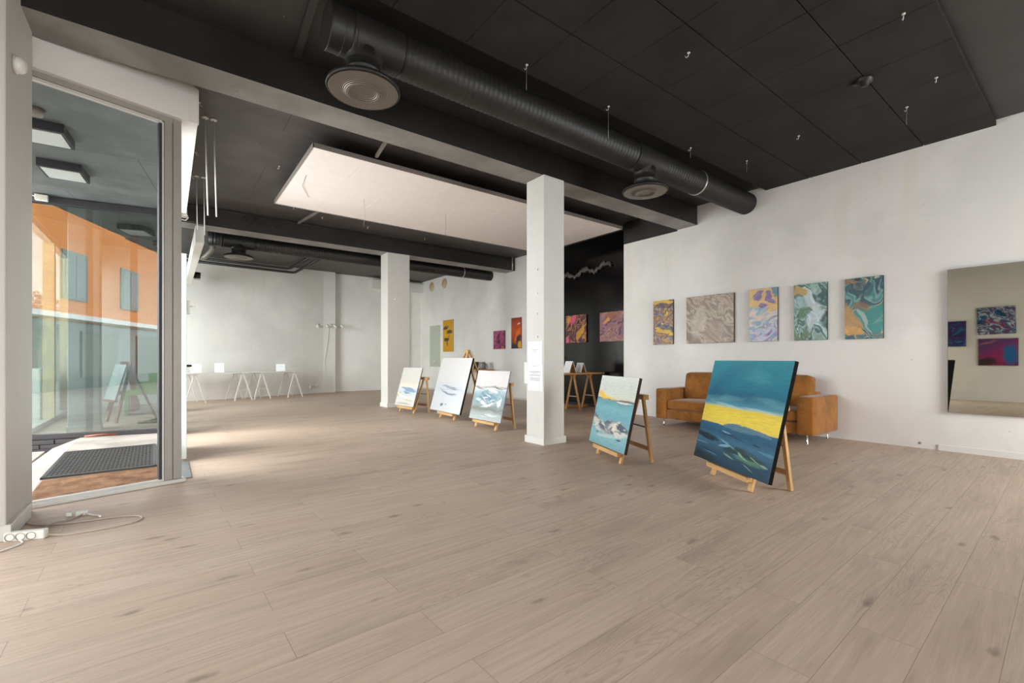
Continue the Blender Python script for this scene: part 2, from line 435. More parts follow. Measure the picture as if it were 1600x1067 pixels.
# walls
struct(MB().box(RW, 7.4, -2.15, 5.73, -.12, 3.95).make('wall_right', M['wall']))
struct(MB().box(RW-.006, RW+.1, 4.56, 5.728, 3.28, 3.75).make('trim_1', M['beam']))
struct(MB().box(7.48, 7.7, 5.6, 8.45, -.12, 3.95).make('wall_black', M['black_wall']))
struct(MB().box(7.28, 7.7, 8.40, 15.3, -.12, 3.97).make('wall_right_rear', M['wall']))
struct(MB().box(4.0, 7.4, 15.05, 15.3, -.12, 3.97).make('wall_rear', M['wall']))
struct(MB().prism([(-1.7, 13.27, -.12), (3.95, 14.89, -.12), (3.95, 15.25, -.12), (-1.7, 13.75, -.12)], (0, 0, 4.05)).make('wall_rear_left', M['wall']))
struct(MB().box(3.875, 4.245, 14.87, 15.2, -.1, 3.97).make('wall_pilaster_rear', M['column'], bevel=.004))
struct(MB().box(-2.45, -2.3, -2.15, 2.7, -.12, 3.95).make('wall_left', M['wall']))
m = MB(); m.box(-2.45, -2.15, -2.15, -2.0, -.12, 3.95).box(1.15, 4.3, -2.15, -2.0, -.12, 3.95).box(6.7, 7.2, -2.15, -2.0, -.12, 3.95).box(-2.15, 1.15, -2.15, -2.0, 2.9, 3.95).box(4.3, 6.7, -2.15, -2.0, 2.9, 3.95)
struct(m.make('wall_front', M['wall']))
# white bulkhead and shallow pilaster by the rear right corner
struct(MB().box(5.42, 7.28, 14.84, 15.06, 3.43, 3.72).make('wall_bulkhead', M['column'], bevel=.004))
struct(MB().box(6.1, 6.72, 14.93, 15.06, -.1, 3.43).make('wall_pilaster_corner', M['wall']))
# beams
struct(MB().box(-1.06, RW, 4.19, 4.55, 3.30, 3.72).make('beam_front', [M['beam'], M['beam_under_lit']]))
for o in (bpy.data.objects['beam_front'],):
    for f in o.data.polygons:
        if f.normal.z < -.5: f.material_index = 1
struct(MB().box(.1, 7.28, 9.47, 9.88, 3.37, 3.85).make('beam_rear', [M['beam'], M['beam_under_lit']]))
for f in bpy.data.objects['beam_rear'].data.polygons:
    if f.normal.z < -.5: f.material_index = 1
# columns
def column(x0, x1, y0, y1, zt):
    c = MB().box(x0, x1, y0, y1, 0, zt).make('column', M['column'], bevel=.006); struct(c)
    k = .018
    b = MB().box(x0-k, x1+k, y0-k, y1+k, 0, .085).make('base_trim', M['white'], c, bevel=.003)
    return c
column(3.647, 3.985, 4.165, 4.50, 3.30)
column(3.80, 4.31, 9.47, 9.86, 3.37)
# left pilaster beside the shop window
p = struct(MB().box(-1.06, -.745, 3.86, 4.50, 0, 3.62).make('column_left', M['pilaster'], bevel=.006))
MB().box(-1.08, -.722, 3.842, 4.34, 0, .092).make('base_trim', M['alu_light'], p, bevel=.003)
# baseboards
struct(MB().box(RW-.014, RW+.02, -2, 1.2, 0, .07).make('baseboard_right', M['white'], bevel=.003))
struct(MB().box(7.262, 7.30, 8.4, 15.0, 0, .05).make('baseboard_right_rear', M['alu_light'], bevel=.003))
struct(MB().box(7.455, 7.49, 5.75, 8.4, 0, .06).make('baseboard_black', M['black_frame'], bevel=.003))

# ------------------------------------------------------------------ shop window, porch and street side
A0 = Vector((-.845, 4.575, 0)); B0 = Vector((.088, 4.827, 0)); U = (B0-A0).normalized(); N = Vector((-U.y, U.x, 0))
def sp(s, n, z): q = A0+U*s+N*n; return Vector((q.x, q.y, z))
def sbox(mb, s0, s1, n0, n1, z0, z1):
    return mb.hexa([sp(s0, n0, z0), sp(s1, n0, z0), sp(s1, n1, z0), sp(s0, n1, z0), sp(s0, n0, z1), sp(s1, n0, z1), sp(s1, n1, z1), sp(s0, n1, z1)])
L = (B0-A0).length
w1 = thing('window_1', 'tall fixed shop window with grey aluminium frame', 'window'); struct(w1)
for k in ('label', 'category'): del w1[k]
m = MB(); sbox(m, L-.055, L+.005, -.01, .06, .03, 3.09); sbox(m, L-.115, L-.058, -.006, .06, .03, 3.09); sbox(m, -.2, L+.005, -.004, .06, 3.05, 3.09); m.make('frame', M['alu'], w1, bevel=.003)
m = MB(); sbox(m, -.2, L+.03, -.035, .06, 0, .03); m.make('sill', M['alu_light'], w1, bevel=.004)
m = MB(); sbox(m, L-.13, L-.118, -.004, .03, .03, 3.03); sbox(m, -.2, L-.13, -.004, .03, 3.025, 3.045); sbox(m, -.2, L-.13, -.004, .03, .03, .045); m.make('glazing_bead', M['alu_light'], w1)
m = MB(); sbox(m, L-.15, L-.131, .002, .05, .045, 3.02); m.make('gasket', M['black_frame'], w1)
m = MB(); sbox(m, -.2, L-.14, .02, .026, .035, 3.05); m.make('pane', M['glass'], w1)
# white bulkhead over the window with its rounded shoulder
top = [(-.1, 3.69)] + [(.52+.57*math.sin(a)*1.0, 3.385+.27*math.cos(a)) for a in [R(x) for x in range(0, 91, 9)]]
top = [(-.12, 3.66), (.45, 3.66), (.62, 3.62), (.76, 3.57), (.88, 3.515), (.98, 3.455), (1.085, 3.395)]
poly = [sp(-.12, -.06, 3.09), sp(1.085, -.06, 3.09)] + [sp(s, -.06, z) for s, z in top[::-1]]
struct(MB().prism(poly, N*.17).make('wall_porch', M['white'], bevel=.004))
struct(MB().box(.092, .208, 4.78, 7.84, 3.086, 3.395).make('wall_porch_side', M['white'], bevel=.004))
struct(MB().box(.092, .15, 4.98, 8.2, 3.39, 3.75).make('trim_2', M['ceil_lit']))
# second boxed pelmet deeper in the room
struct(MB().box(.34, .455, 8.55, 13.5, 2.86, 3.12).make('trim_3', M['white'], bevel=.004))
# side door of the porch, seen edge on
d = struct(MB().box(.085, .155, 5.72, 6.62, .03, 2.13).make('door_1', M['door_leaf'], bevel=.004))
m = MB().cyl((.155, 5.82, .98), (.20, 5.82, .98), .012).cyl((.195, 5.82, .98), (.195, 5.94, .98), .009); m.make('handle', M['black'], d)
m = MB().box(.155, .185, 5.78, 5.84, 1.52, 1.66).cyl((.185, 5.81, 1.6), (.235, 5.81, 1.6), .008); m.make('lock', M['plastic'], d)
MB().box(.06, .17, 4.9, 5.7, 0.0, .012).make('threshold', M['dark_steel'], d, bevel=.003)
struct(MB().box(.05, .058, 4.92, 7.8, .03, 3.09).make('window_2', M['glass']))
struct(MB().box(.09, .15, 7.8, 8.22, 0, 3.7).make('wall_porch_end', M['white']))
# porch ceiling
pc = black_mat('porch_ceiling_paint', (92, 96, 95), .5, (2.0, 1.6, R(8)), True)
struct(MB().prism([(-1.45, 4.4, 3.19), (-.95, 4.5, 3.19), (.12, 4.86, 3.19), (.12, 8.25, 3.19), (-1.45, 8.6, 3.19)], (0, 0, .3)).make('ceiling_porch', pc))
# second glazing (black frame) across the back of the porch
A2 = Vector((-1.475, 8.479, 0)); B2 = Vector((.10, 8.156, 0)); U2 = (B2-A2).normalized(); N2 = Vector((-U2.y, U2.x, 0))
def sbox2(mb, s0, s1, n0, n1, z0, z1):
    f = lambda s, n, z: Vector(((A2+U2*s+N2*n).x, (A2+U2*s+N2*n).y, z))
    return mb.hexa([f(s0, n0, z0), f(s1, n0, z0), f(s1, n1, z0), f(s0, n1, z0), f(s0, n0, z1), f(s1, n0, z1), f(s1, n1, z1), f(s0, n1, z1)])
L2 = (B2-A2).length
w4 = bpy.data.objects.new('window_4', None); COL.objects.link(w4); struct(w4)
m = MB(); sbox2(m, -.02, L2, -.03, .05, .0, .06); sbox2(m, -.02, L2, -.03, .05, 3.09, 3.18); sbox2(m, -.03, .035, -.03, .05, 0, 3.18); m.make('frame', M['black_frame'], w4, bevel=.003)
m = MB(); sbox2(m, .03, L2, .008, .016, .06, 3.09); m.make('pane', M['glass_refl'], w4)
m = MB(); sbox2(m, .60, .665, .02, .06, .06, 3.09); m.make('mullion', M['alu_light'], w4)
m = MB(); sbox2(m, -.30, -.03, -.06, .12, -.3, 3.4); struct(m.make('wall_porch_pier', M['black_frame'], bevel=.004))
m = MB(); k = 0
for row in range(4):
    x = -.32 - (.1 if row % 2 else 0)
    while x < .95:
        sbox2(m, max(x, -.32), min(x+.235, .95), -.055-.004*random.random(), .04, -.235+row*.058, -.235+row*.058+.052); x += .245
struct(m.make('wall_porch_plinth', M['brick'], bevel=.004))
# street front beyond the porch: timber posts and glass along the pavement
w5 = bpy.data.objects.new('window_5', None); COL.objects.link(w5); struct(w5)
m = MB().box(-1.62, -1.52, 8.6, 13.3, 0, .07).box(-1.62, -1.52, 8.6, 13.3, 2.98, 3.08)
m.make('rail', M['alu_light'], w5, bevel=.004)
m = MB()
for y in (10.62, 12.1, 13.24): m.box(-1.64, -1.5, y, y+.09, .07, 2.98)
m.make('mullion', M['beige'], w5, bevel=.004)
m = MB().box(-1.574, -1.566, 8.6, 13.3, .07, 2.98); m.make('pane', M['glass_soft'], w5)
struct(MB().box(-1.66, -1.5, 8.5, 13.4, 3.08, 3.97).make('wall_street', M['beige']))
# shop front running off to the left of the pilaster
w6 = bpy.data.objects.new('window_6', None); COL.objects.link(w6); struct(w6)
P0, P1 = Vector((-1.06, 3.96, 0)), Vector((-2.32, 2.70, 0)); dd = (P1-P0); nn = Vector((-dd.y, dd.x, 0)).normalized()*.03
def dbox(mb, a, b, z0, z1, k=1.0):
    p, q = P0+dd*a, P0+dd*b; n = nn*k; f = lambda v, z: (v.x, v.y, z)
    return mb.hexa([f(p-n, z0), f(q-n, z0), f(q+n, z0), f(p+n, z0), f(p-n, z1), f(q-n, z1), f(q+n, z1), f(p+n, z1)])
m = MB(); dbox(m, 0, 1, 0, .06); dbox(m, 0, 1, 3.0, 3.09); dbox(m, 0, .05, 0, 3.09); dbox(m, .95, 1, 0, 3.09); m.make('frame', M['alu'], w6)
m = MB(); dbox(m, .05, .95, .06, 3.0, .1); m.make('pane', M['glass'], w6)
m = MB(); dbox(m, -.02, 1.05, 3.09, 3.95, 1.5); struct(m.make('wall_street_front', M['white']))
# unseen front wall windows behind the camera, added to let in fill light
w8 = bpy.data.objects.new('added_window_8', None); COL.objects.link(w8); struct(w8)
m = MB().box(4.3, 6.7, -2.1, -2.05, 0, .08).box(4.3, 6.7, -2.1, -2.05, 2.82, 2.9)
for x in (4.3, 5.46, 6.62): m.box(x, x+.08, -2.1, -2.05, .08, 2.82)
m.make('frame', M['alu'], w8); MB().box(4.3, 6.7, -2.08, -2.072, .08, 2.82).make('pane', M['glass'], w8)  # frame and pane of the added unseen window
w7 = bpy.data.objects.new('added_window_7', None); COL.objects.link(w7); struct(w7)  # second unseen window added for fill light
m = MB().box(-2.15, 1.15, -2.1, -2.05, 0, .08).box(-2.15, 1.15, -2.1, -2.05, 2.82, 2.9)
for x in (-2.15, -.55, 1.07): m.box(x, x+.08, -2.1, -2.05, .08, 2.82)
m.make('frame', M['alu'], w7); MB().box(-2.15, 1.15, -2.08, -2.072, .08, 2.82).make('pane', M['glass'], w7)  # frame and pane of the second added unseen window

# porch ground
struct(MB().prism([(-.95, 8.6, -.02), (-.94, 8.3, -.02), (-.89, 5.65, -.02), (-.80, 4.2, -.02), (.3, 4.5, -.02), (.3, 8.6, -.02)], (0, 0, .018)).make('ground_porch_slab', M['concrete'], bevel=.004))
m = MB(); v = [(-.945, 8.3, -.005), (-.89, 5.65, -.005), (-.78, 4.05, -.005), (-1.02, 3.9, -.10), (-1.22, 6.2, -.115), (-1.2, 8.4, -.12)]
m.prism(v, (0, 0, -.12)); struct(m.make('ground_ramp_slab', M['concrete']))
struct(MB().box(-70, 12, -40, 90, -.5, -.235).make('ground_street', M['paving']))
m = MB()
for i in range(9):
    for j in range(3): m.box(-1.26-.32*(j+1)+.01, -1.26-.32*j-.01, 4.2+.5*i+.01, 4.2+.5*i+.49, -.24, -.15-.008*j)
struct(m.make('pavement', M['concrete'], bevel=.006))
# ------------------------------------------------------------------ porch things
m = MB().box(0, .8, 0, 1.44, 0, .006)
for i in range(18):
    y = .05+i*.0775
    m.box(.03, .77, y, y+.03, .006, .014)
    for j in range(24): m.box(.035+j*.0312, .05+j*.0312, y+.034, y+.07, .006, .012)
m.box(0, .8, 0, .03, .006, .016).box(0, .8, 1.41, 1.44, .006, .016).box(0, .03, 0, 1.44, .006, .016).box(.77, .8, 0, 1.44, .006, .016)
tag(m.make('doormat', M['rubber'], loc=(-.885, 5.62, -.001), rot=(0, 0, R(1.2))), 'black ribbed rubber doormat on the concrete porch outside the tall window', 'doormat')
m = MB(); pts = [(-.83, 4.66), (.05, 4.9), (.05, 5.6), (-.86, 5.56)]
m.prism([(x, y, 0) for x, y in pts], (0, 0, .008))
tag(m.make('coir_mat', M['coir'], loc=(0, 0, -.002)), 'worn rust-brown coir mat between the window sill and the rubber doormat', 'mat')
def porch_lamp(y, label):
    t = thing('porch_lamp', label, 'lamp', (-.92, y, 3.19), R(-4), 'lamps on the porch ceiling')
    m = MB().box(-.18, .18, -.20, .20, -.085, 0); m.make('housing', M['black_frame'], t, bevel=.004)
    MB().box(-.155, .155, -.17, .17, -.089, -.083).make('diffuser', M['lamp'], t)
porch_lamp(5.98, 'square black-rimmed flat lamp on the porch ceiling, the nearer and larger of two')
porch_lamp(7.06, 'square black-rimmed flat lamp on the porch ceiling, further back above the black-framed glazing')
m = MB().tube([(-1.1, 4.9, 3.183), (-1.06, 5.4, 3.183), (-1.0, 5.74, 3.183)], .009)
for k in range(4): m.box(-1.115+.03*k, -1.075+.03*k, 5.0+.22*k, 5.02+.22*k, 3.165, 3.19)
tag(m.make('cable', M['black']), 'black clipped cable along the porch ceiling leading to the nearer lamp', 'cable')
t = thing('junction_box', 'small white junction box under the porch ceiling above black-framed glazing', 'junction box', (-1.30, 8.36, 3.10))
MB().box(-.06, .06, -.03, .03, 0, .075).make('box', M['plastic'], t, bevel=.005)
MB().tube([(-.06, 0, .05), (-.2, .02, .06), (-.35, .05, .065)], .006).make('lead', M['plastic'], t)
t = thing('ceiling_sensor', 'small grey cup-shaped fitting on the porch ceiling above the nearer lamp', 'fitting', (-.90, 5.55, 3.19))
MB().lathe([(.0, -.06), (.045, -.06), (.06, 0)], seg=20).make('body', M['pipe_grey'], t)
tag(MB().tube([(-.88, 8.25, .02), (-.7, 8.20, .035), (-.55, 8.19, .02)], .014).make('stick', M['redwood']), 'thin reddish stick lying on the porch slab against the black glazing frame', 'stick')

# ------------------------------------------------------------------ seen through the glazing
c = struct(MB().box(-1.14, -.80, 9.0, 9.3, 0, 3.7).make('column_porch_room', M['column'], bevel=.006))
MB().box(-1.155, -.785, 8.985, 9.315, 0, .08).make('base_trim', M['white'], c)
c = struct(MB().box(-.60, -.49, 11.9, 12.0, 0, 3.6).make('column_timber', M['redwood']))
t = thing('trestle', 'red-brown wooden A-shaped trestle seen through the porch glazing beside the green bench', 'trestle', (-.72, 12.4, 0))
for y in (-.2, .2):
    for s in (-1, 1): MB().bar((s*.24, y, 0), (s*.02, y, .98), .05, .045).make('leg', M['redwood'], t)
MB().bar((-.22, -.2, .36), (.22, -.2, .36), .04, .07).make('crossbar', M['redwood'], t)
MB().box(-.05, .05, -.26, .26, .95, 1.0).make('top_bar', M['redwood'], t)
t = thing('bench', 'leaf-green bench seen through the porch glazing with green boxes on it', 'bench', (-.22, 11.2, 0))
MB().box(-.42, .25, -.2, .2, .38, .46).make('seat', M['green'], t, bevel=.005)
MB().box(-.42, -.36, -.2, .2, 0, .38).make('leg', M['green'], t); MB().box(.17, .23, -.2, .2, 0, .38).make('leg', M['green'], t)
for i, (x, z, w, lab) in enumerate(((-.1, .46, .30, 'leaf-green box on the green bench seen through the porch glazing'), (.02, .62, .18, 'smaller green box standing on the larger green box on the bench'))):
    t = thing('box', lab, 'box', (-.22+x, 11.2, z)); MB().box(-w/2, w/2, -.14, .14, 0, .16).make('body', M['green'], t, bevel=.004); MB().box(-w/2-.008, w/2+.008, -.148, .148, .13, .162).make('lid', M['green'], t, bevel=.003)
t = thing('display_easel', 'wooden easel frame behind the porch glazing beside the white column', 'easel', (-.74, 10.0, 0), R(-70))
for s in (-1, 1): MB().bar((s*.2, 0, 0), (s*.13, .22, 1.0), .04, .03).make('leg', M['redwood'], t)
MB().bar((0, .62, 0), (0, .22, 1.0), .04, .03).make('leg', M['redwood'], t)
MB().bar((-.26, -.02, .36), (.26, -.02, .36), .05, .03).make('ledge', M['redwood'], t)
m = MB().hexa([(-.25, -.03, .38), (.25, -.03, .38), (.25, -.005, .38), (-.25, -.005, .38), (-.25, .12, .96), (.25, .12, .96), (.25, .145, .96), (-.25, .145, .96)])
tag(m.make('canvas', M['canvas_light'], loc=(-.74, 10.0, 0), rot=(0, 0, R(-70))), 'blank grey canvas resting on the easel behind the porch glazing', 'canvas')
t = thing('display_cube', 'white display cube with a round beige disc behind the porch glazing', 'display', (-2.05, 11.3, -.235))
MB().box(-.35, .35, -.45, .45, 0, 1.12).make('body', M['white'], t, bevel=.006)
MB().cyl((0, -.455, .84), (0, -.449, .84), .2, 32).make('disc', M['beige'], t)

# street: timber house across the road, brick wall, pole and tree
b = thing('timber_house', 'orange timber-clad house across the street reflected in the porch glazing', 'house', (-10, 0, -.235))
MB().box(-6, 0, -34, -2, 2.85, 8.6).make('cladding', M['cladding'], b)
MB().box(-5.9, -.15, -34, -2, 0, 2.85).make('ground_floor', M['shop_glass'], b)
MB().box(-.1, .55, -34, -2, 2.9, 3.1).make('canopy', M['white'], b)
MB().box(-6.3, .5, -34.4, -1.6, 8.6, 8.9).make('roof', M['black_frame'], b)
for y in (-25, -20, -15.6, -11.2, -7.2, -3.6):
    f = MB().box(-.02, .07, y-.75, y+.75, 3.75, 5.75).make('window', M['frame_grey'], b)
    MB().box(.05, .08, y-.6, y-.04, 3.88, 5.62).box(.05, .08, y+.04, y+.6, 3.88, 5.62).make('pane', M['shop_glass'], f)
for y in (-23, -18, -13.5, -9.2, -5.2):
    f = MB().box(-.16, -.10, y-1.3, y+1.3, .5, 2.5).make('shop_window', M['frame_grey'], b)
t = thing('brick_house', 'low beige brick house far down the street seen through the porch room', 'house', (-9.5, 62, -.235))
MB().box(-9, 7.5, 0, 8, 0, 4.2).make('wall', M['beige_brick'], t); MB().box(-9.4, 7.9, -.4, 8.4, 4.2, 4.5).make('roof', M['paving'], t)
tag(MB().lathe([(.16, 0), (.13, 7.0)], (-5.15, 36, -.235)).make('street_pole', M['beige']), 'tall pale pole standing in the street beyond the porch room', 'pole')
t = thing('tree', 'leafy street tree beside the pale pole beyond the porch room', 'tree', (-6.2, 38, -.235))
MB().lathe([(.16, 0), (.1, 2.6)]).make('trunk', M['bark'], t)
m = MB(); rr = random.Random(3)
for i in range(1400):
    a, bb = rr.uniform(0, 6.28), rr.uniform(-1, 1); rad = 1.5*rr.random()**.4
    c0 = Vector((math.cos(a)*math.sqrt(1-bb*bb)*rad, math.sin(a)*math.sqrt(1-bb*bb)*rad, 3.5+bb*rad*1.15))
    u = Vector((rr.uniform(-1, 1), rr.uniform(-1, 1), rr.uniform(-1, 1))).normalized()*.12; w = u.orthogonal().normalized()*.07
    vs = [m.bm.verts.new(c0+q) for q in (-u, w, u, -w)]; m._f(vs)
m.make('foliage', M['leaf'], t)

# ------------------------------------------------------------------ ceiling fittings
# black acoustic ceiling field: slabs of 600 mm with open joints
m = MB(); XS = [.69+.6*i-.6*5 for i in range(17)]; YS = [.735, 1.325, 1.92, 2.515, 3.10]
xs = [x for x in ([-2.3] + [2.48+.6*i for i in range(-7, 8)] + [RW]) if -2.31 <= x <= RW+.01]
for x0, x1 in zip(xs, xs[1:]):
    for y0, y1 in zip(YS, YS[1:]):
        if x1-x0 > .05: m.box(x0+.0015, x1-.0015, y0+.004, y1-.004, 3.555, 3.602)
m.box(-2.3, RW, .75, 3.08, 3.60, 3.617)
struct(m.make('ceiling_field', M['black_tile'], bevel=.003, seg=1))
# white acoustic raft
raft = thing('acoustic_raft', 'large white suspended ceiling raft of square tiles between the two black beams', 'ceiling raft', (1.34, 5.54, 3.49))
m = MB()
for i in range(9):
    for j in range(4):
        if i < 9: m.box(i*.605+.0012, i*.605+.6038, j*.592+.0012, j*.592+.5908, 0, .02)
m.make('tiles', M['tile'], raft, bevel=.002, seg=1)
m = MB().box(-.012, 5.457, -.012, -.002, -.006, .05).box(-.012, 5.457, 2.37, 2.38, -.006, .05).box(-.012, -.002, -.012, 2.38, -.006, .05).box(5.447, 5.457, -.012, 2.38, -.006, .05)
m.make('rim', M['alu'], raft)
MB().box(0, 5.445, 0, 2.368, .02, .045).make('backing', M['tile'], raft)
m = MB()
for x in (.4, 2.1, 3.8, 5.1):
    for y in (.25, 2.1): MB().cyl((x, y, .045), (x, y, .205), .004, 6).make('hanger', M['steel'], raft)
for x, y, z in ((1.05, 1.35, -.42), (2.4, 1.25, -.36), (4.55, .9, -.3)): MB().tube([(x, y, 0), (x+.01, y, z*.5), (x-.005, y, z)], .0022, 5).make('wire', M['alu'], raft)
MB().tube([(.12, .9, -.004), (.16, 1.3, -.012), (.35, 1.75, -.004)], .0025, 5).make('wire', M['alu'], raft)

def spiral(mb, x0, x1, y, z, r, pitch=.05, rib=.005):
    n = int((x1-x0)/pitch); prof = []
    for i in range(n):
        a = i*pitch; prof += [(r, a), (r, a+pitch*.72), (r+rib, a+pitch*.84), (r, a+pitch*.96)]
    prof.append((r, x1-x0))
    return mb.lathe(prof, (x0, y, z), (1, 0, 0), 40)
def ring(mb, x, y, z, r, w=.025, th=.005):
    return mb.lathe([(r, -w/2), (r+th, -w/2), (r+th, w/2), (r, w/2)], (x, y, z), (1, 0, 0), 40, True, False)
def saddle(mb, a, r):
    rings = []
    for z, rx, ry in ((-.03, .27, r-.008), (-.07, .225, r-.022), (-.105, .18, r-.034), (-.14, .146, r-.034), (-.165, .128, .126), (-r-.022, .1245, .1245)):
        rings.append([mb.bm.verts.new((a+rx*math.cos(2*math.pi*i/40), ry*math.sin(2*math.pi*i/40), z)) for i in range(40)])
    for p, q in zip(rings, rings[1:]):
        for i in range(40): mb._f([p[i], p[(i+1) % 40], q[(i+1) % 40], q[i]], True)
def duct(label, x0, x1, y, z, r, tees, rings, hang):
    d = thing('air_duct', label, 'air duct', (0, 0, 0))
    d.location = (x0, y, z)
    m = MB(); m.lathe([(r-.012, 0), (r, .004), (r, .06), (r+.006, .066), (r+.006, .075), (r, .08)], axis=(1, 0, 0), seg=40)
    m.make('end_cap', M['duct'], d)
    edges = [.08]; m = MB()
    for tx in tees: edges += [tx-x0-.26, tx-x0+.26]
    edges.append(x1-x0)
    for i in range(0, len(edges)-1, 2):
        pass
    for i in range(0, len(edges), 2):
        if edges[i+1]-edges[i] > .1: spiral(m, edges[i], edges[i+1], 0, 0, r)
        else: m.lathe([(r, edges[i]), (r, edges[i+1])], axis=(1, 0, 0), seg=40)
    m.make('pipe', M['duct'], d)
    for tx in tees:
        a = tx-x0
        m = MB(); m.lathe([(r+.003, a-.27), (r+.006, a-.265), (r+.003, a-.255), (r+.003, a+.255), (r+.006, a+.265), (r+.003, a+.27)], axis=(1, 0, 0), seg=40)
        k = r+.02
        saddle(m, a, r)
        m.lathe([(.124, -.06), (.124, -k), (.124, -k-.055), (.129, -k-.06), (.129, -k-.068), (.124, -k-.073), (.124, -k-.125), (.129, -k-.13), (.129, -k-.14), (.122, -k-.145)], (a, 0, 0), seg=36)
        te = m.make('tee_neck', M['duct'], d)
    for rx in rings: ring(MB(), rx-x0, 0, 0, r+.004).make('clamp_ring', M['steel'] if rx > 1.2 else M['duct'], d)
    for hx in hang: MB().cyl((hx-x0, 0, r), (hx-x0, 0, hangz-z), .005, 8).box(hx-x0-.05, hx-x0+.05, -.012, .012, hangz-z-.012, hangz-z).make('hanger', M['pipe_grey'], d)
    return d
hangz = ZC1
duct('black spiral air duct with two round diffusers, running to the right wall', .93, RW, 3.38, 3.432, .155, (1.17, 4.57), (1.07, 5.69), (1.07, 2.9, 5.69))
hangz = ZC3
duct('black spiral air duct behind the rear beam, ending at the far right wall', .62, 7.28, 10.6, 3.40, .135, (1.14,), (6.35,), (1.6, 4.0, 6.35))
def diffuser(label, x, y, z):
    d = thing('air_diffuser', label, 'air diffuser', (x, y, z), 0, 'round ceiling diffusers')
    MB().lathe([(.125, .06), (.22, .05), (.262, .03), (.268, .012), (.262, 0), (.255, .004), (.0, .012)], seg=48).make('rim', M['duct'], d)
    m = MB()
    for i in range(23):
        r0 = .006+i*.0107; up = .02*math.exp(-((r0-.115)/.028)**2)
        u2 = .02*math.exp(-((r0+.0065-.115)/.028)**2)
        m.mi = 0; m.lathe([(r0, -.002-up), (r0+.0065, -.002-u2)], seg=56, cap=False)
        m.mi = 1; m.lathe([(r0+.0065, .004-u2), (r0+.0107, .004-u2)], seg=56, cap=False)
    m.make('grille', [M['duct_gray'], M['black']], d)
    return d
diffuser('round ribbed grille hanging from the near end of the front air duct', 1.17, 3.38, 3.055)
diffuser('round diffuser under the front air duct near the right wall', 4.57, 3.38, 3.055)
diffuser('round diffuser under the rear air duct at the far left', 1.14, 10.6, 3.09)

# flat strut under the near end of the front duct, and conduits
tag(MB().bar((.78, 2.55, 3.585), (.86, 4.12, 3.585), .05, .03).make('ceiling_rail', M['duct']), 'dark metal rail fixed across the ceiling above the near end of the front duct', 'rail')
tag(MB().bar((2.02, 4.62, 3.68), (2.06, 5.5, 3.56), .035, .03).make('raft_strut', M['pipe_grey']), 'grey conduit on the dark ceiling running to the front edge of the white raft', 'conduit')
tag(MB().bar((2.05, 7.95, 3.55), (2.0, 9.42, 3.66), .035, .03).make('raft_strut', M['pipe_grey']), 'grey conduit on the dark ceiling running from the white raft to the rear beam', 'conduit')
tag(MB().tube([(.3, 9.45, 3.66), (7.2, 9.45, 3.66)], .008).make('cable', M['duct']), 'long thin black cable clipped along the top of the rear beam', 'cable')
tag(MB().tube([(7.16, 9.42, 3.37), (7.16, 9.42, 3.7)], .014).make('conduit', M['steel']), 'short upright grey conduit at the right end of the rear beam', 'conduit')
for i, (x, lab) in enumerate(((1.18, 'leftmost of the three round black sleeves on the face of the rear beam'), (1.36, 'middle one of the three round black sleeves on the face of the rear beam'), (1.62, 'rightmost of the three round black sleeves on the face of the rear beam'))):
    m = MB().lathe([(.07, 0), (.07, -.035), (.085, -.035), (.085, 0)], (x, 9.47, 3.575-.0*i), (0, 1, 0), 28, True, False).lathe([(.0, -.004), (.07, -.004)], (x, 9.47, 3.575), (0, 1, 0), 28, True, False)
    tag(m.make('pipe_sleeve', M['duct']), lab, 'pipe sleeve', 'round sleeves on the rear beam')
for i, (pts, lab) in enumerate((
    ([(.3, 13.62, 3.46), (2.9, 14.33, 3.56), (2.95, 14.3, 3.57), (3.25, 12.6, 3.74)], 'black bent pipe along the top of the rear wall, lower of two'),
    ([(.3, 13.50, 3.53), (2.7, 14.12, 3.62), (2.78, 14.05, 3.63), (3.0, 12.6, 3.74)], 'black bent pipe along the top of the rear wall, upper of two'))):
    tag(MB().tube(pts, .035, 12).make('pipe', M['duct']), lab, 'pipe')
for i in range(3):
    tag(MB().tube([(.7, 11.25+.3*i, 3.62), (6.75-.28*i, 11.25+.3*i, 3.62)], .045, 14).make('pipe', M['duct']), ('longest of three straight black pipes behind the rear air duct', 'straight black pipe behind the rear air duct, middle one of three', 'straight black pipe behind the rear air duct, shortest of three')[i], 'pipe', 'straight black pipes behind the rear duct')
t = thing('pipe_bend', 'grey bent pipe at the left end of the rear air duct', 'pipe', (.62, 11.9, 3.4)); MB().tube([(.2, .3, .35), (.18, .3, .1), (.05, .4, -.05), (-.15, .6, -.08)], .06, 14).make('bend', M['pipe_grey'], t)
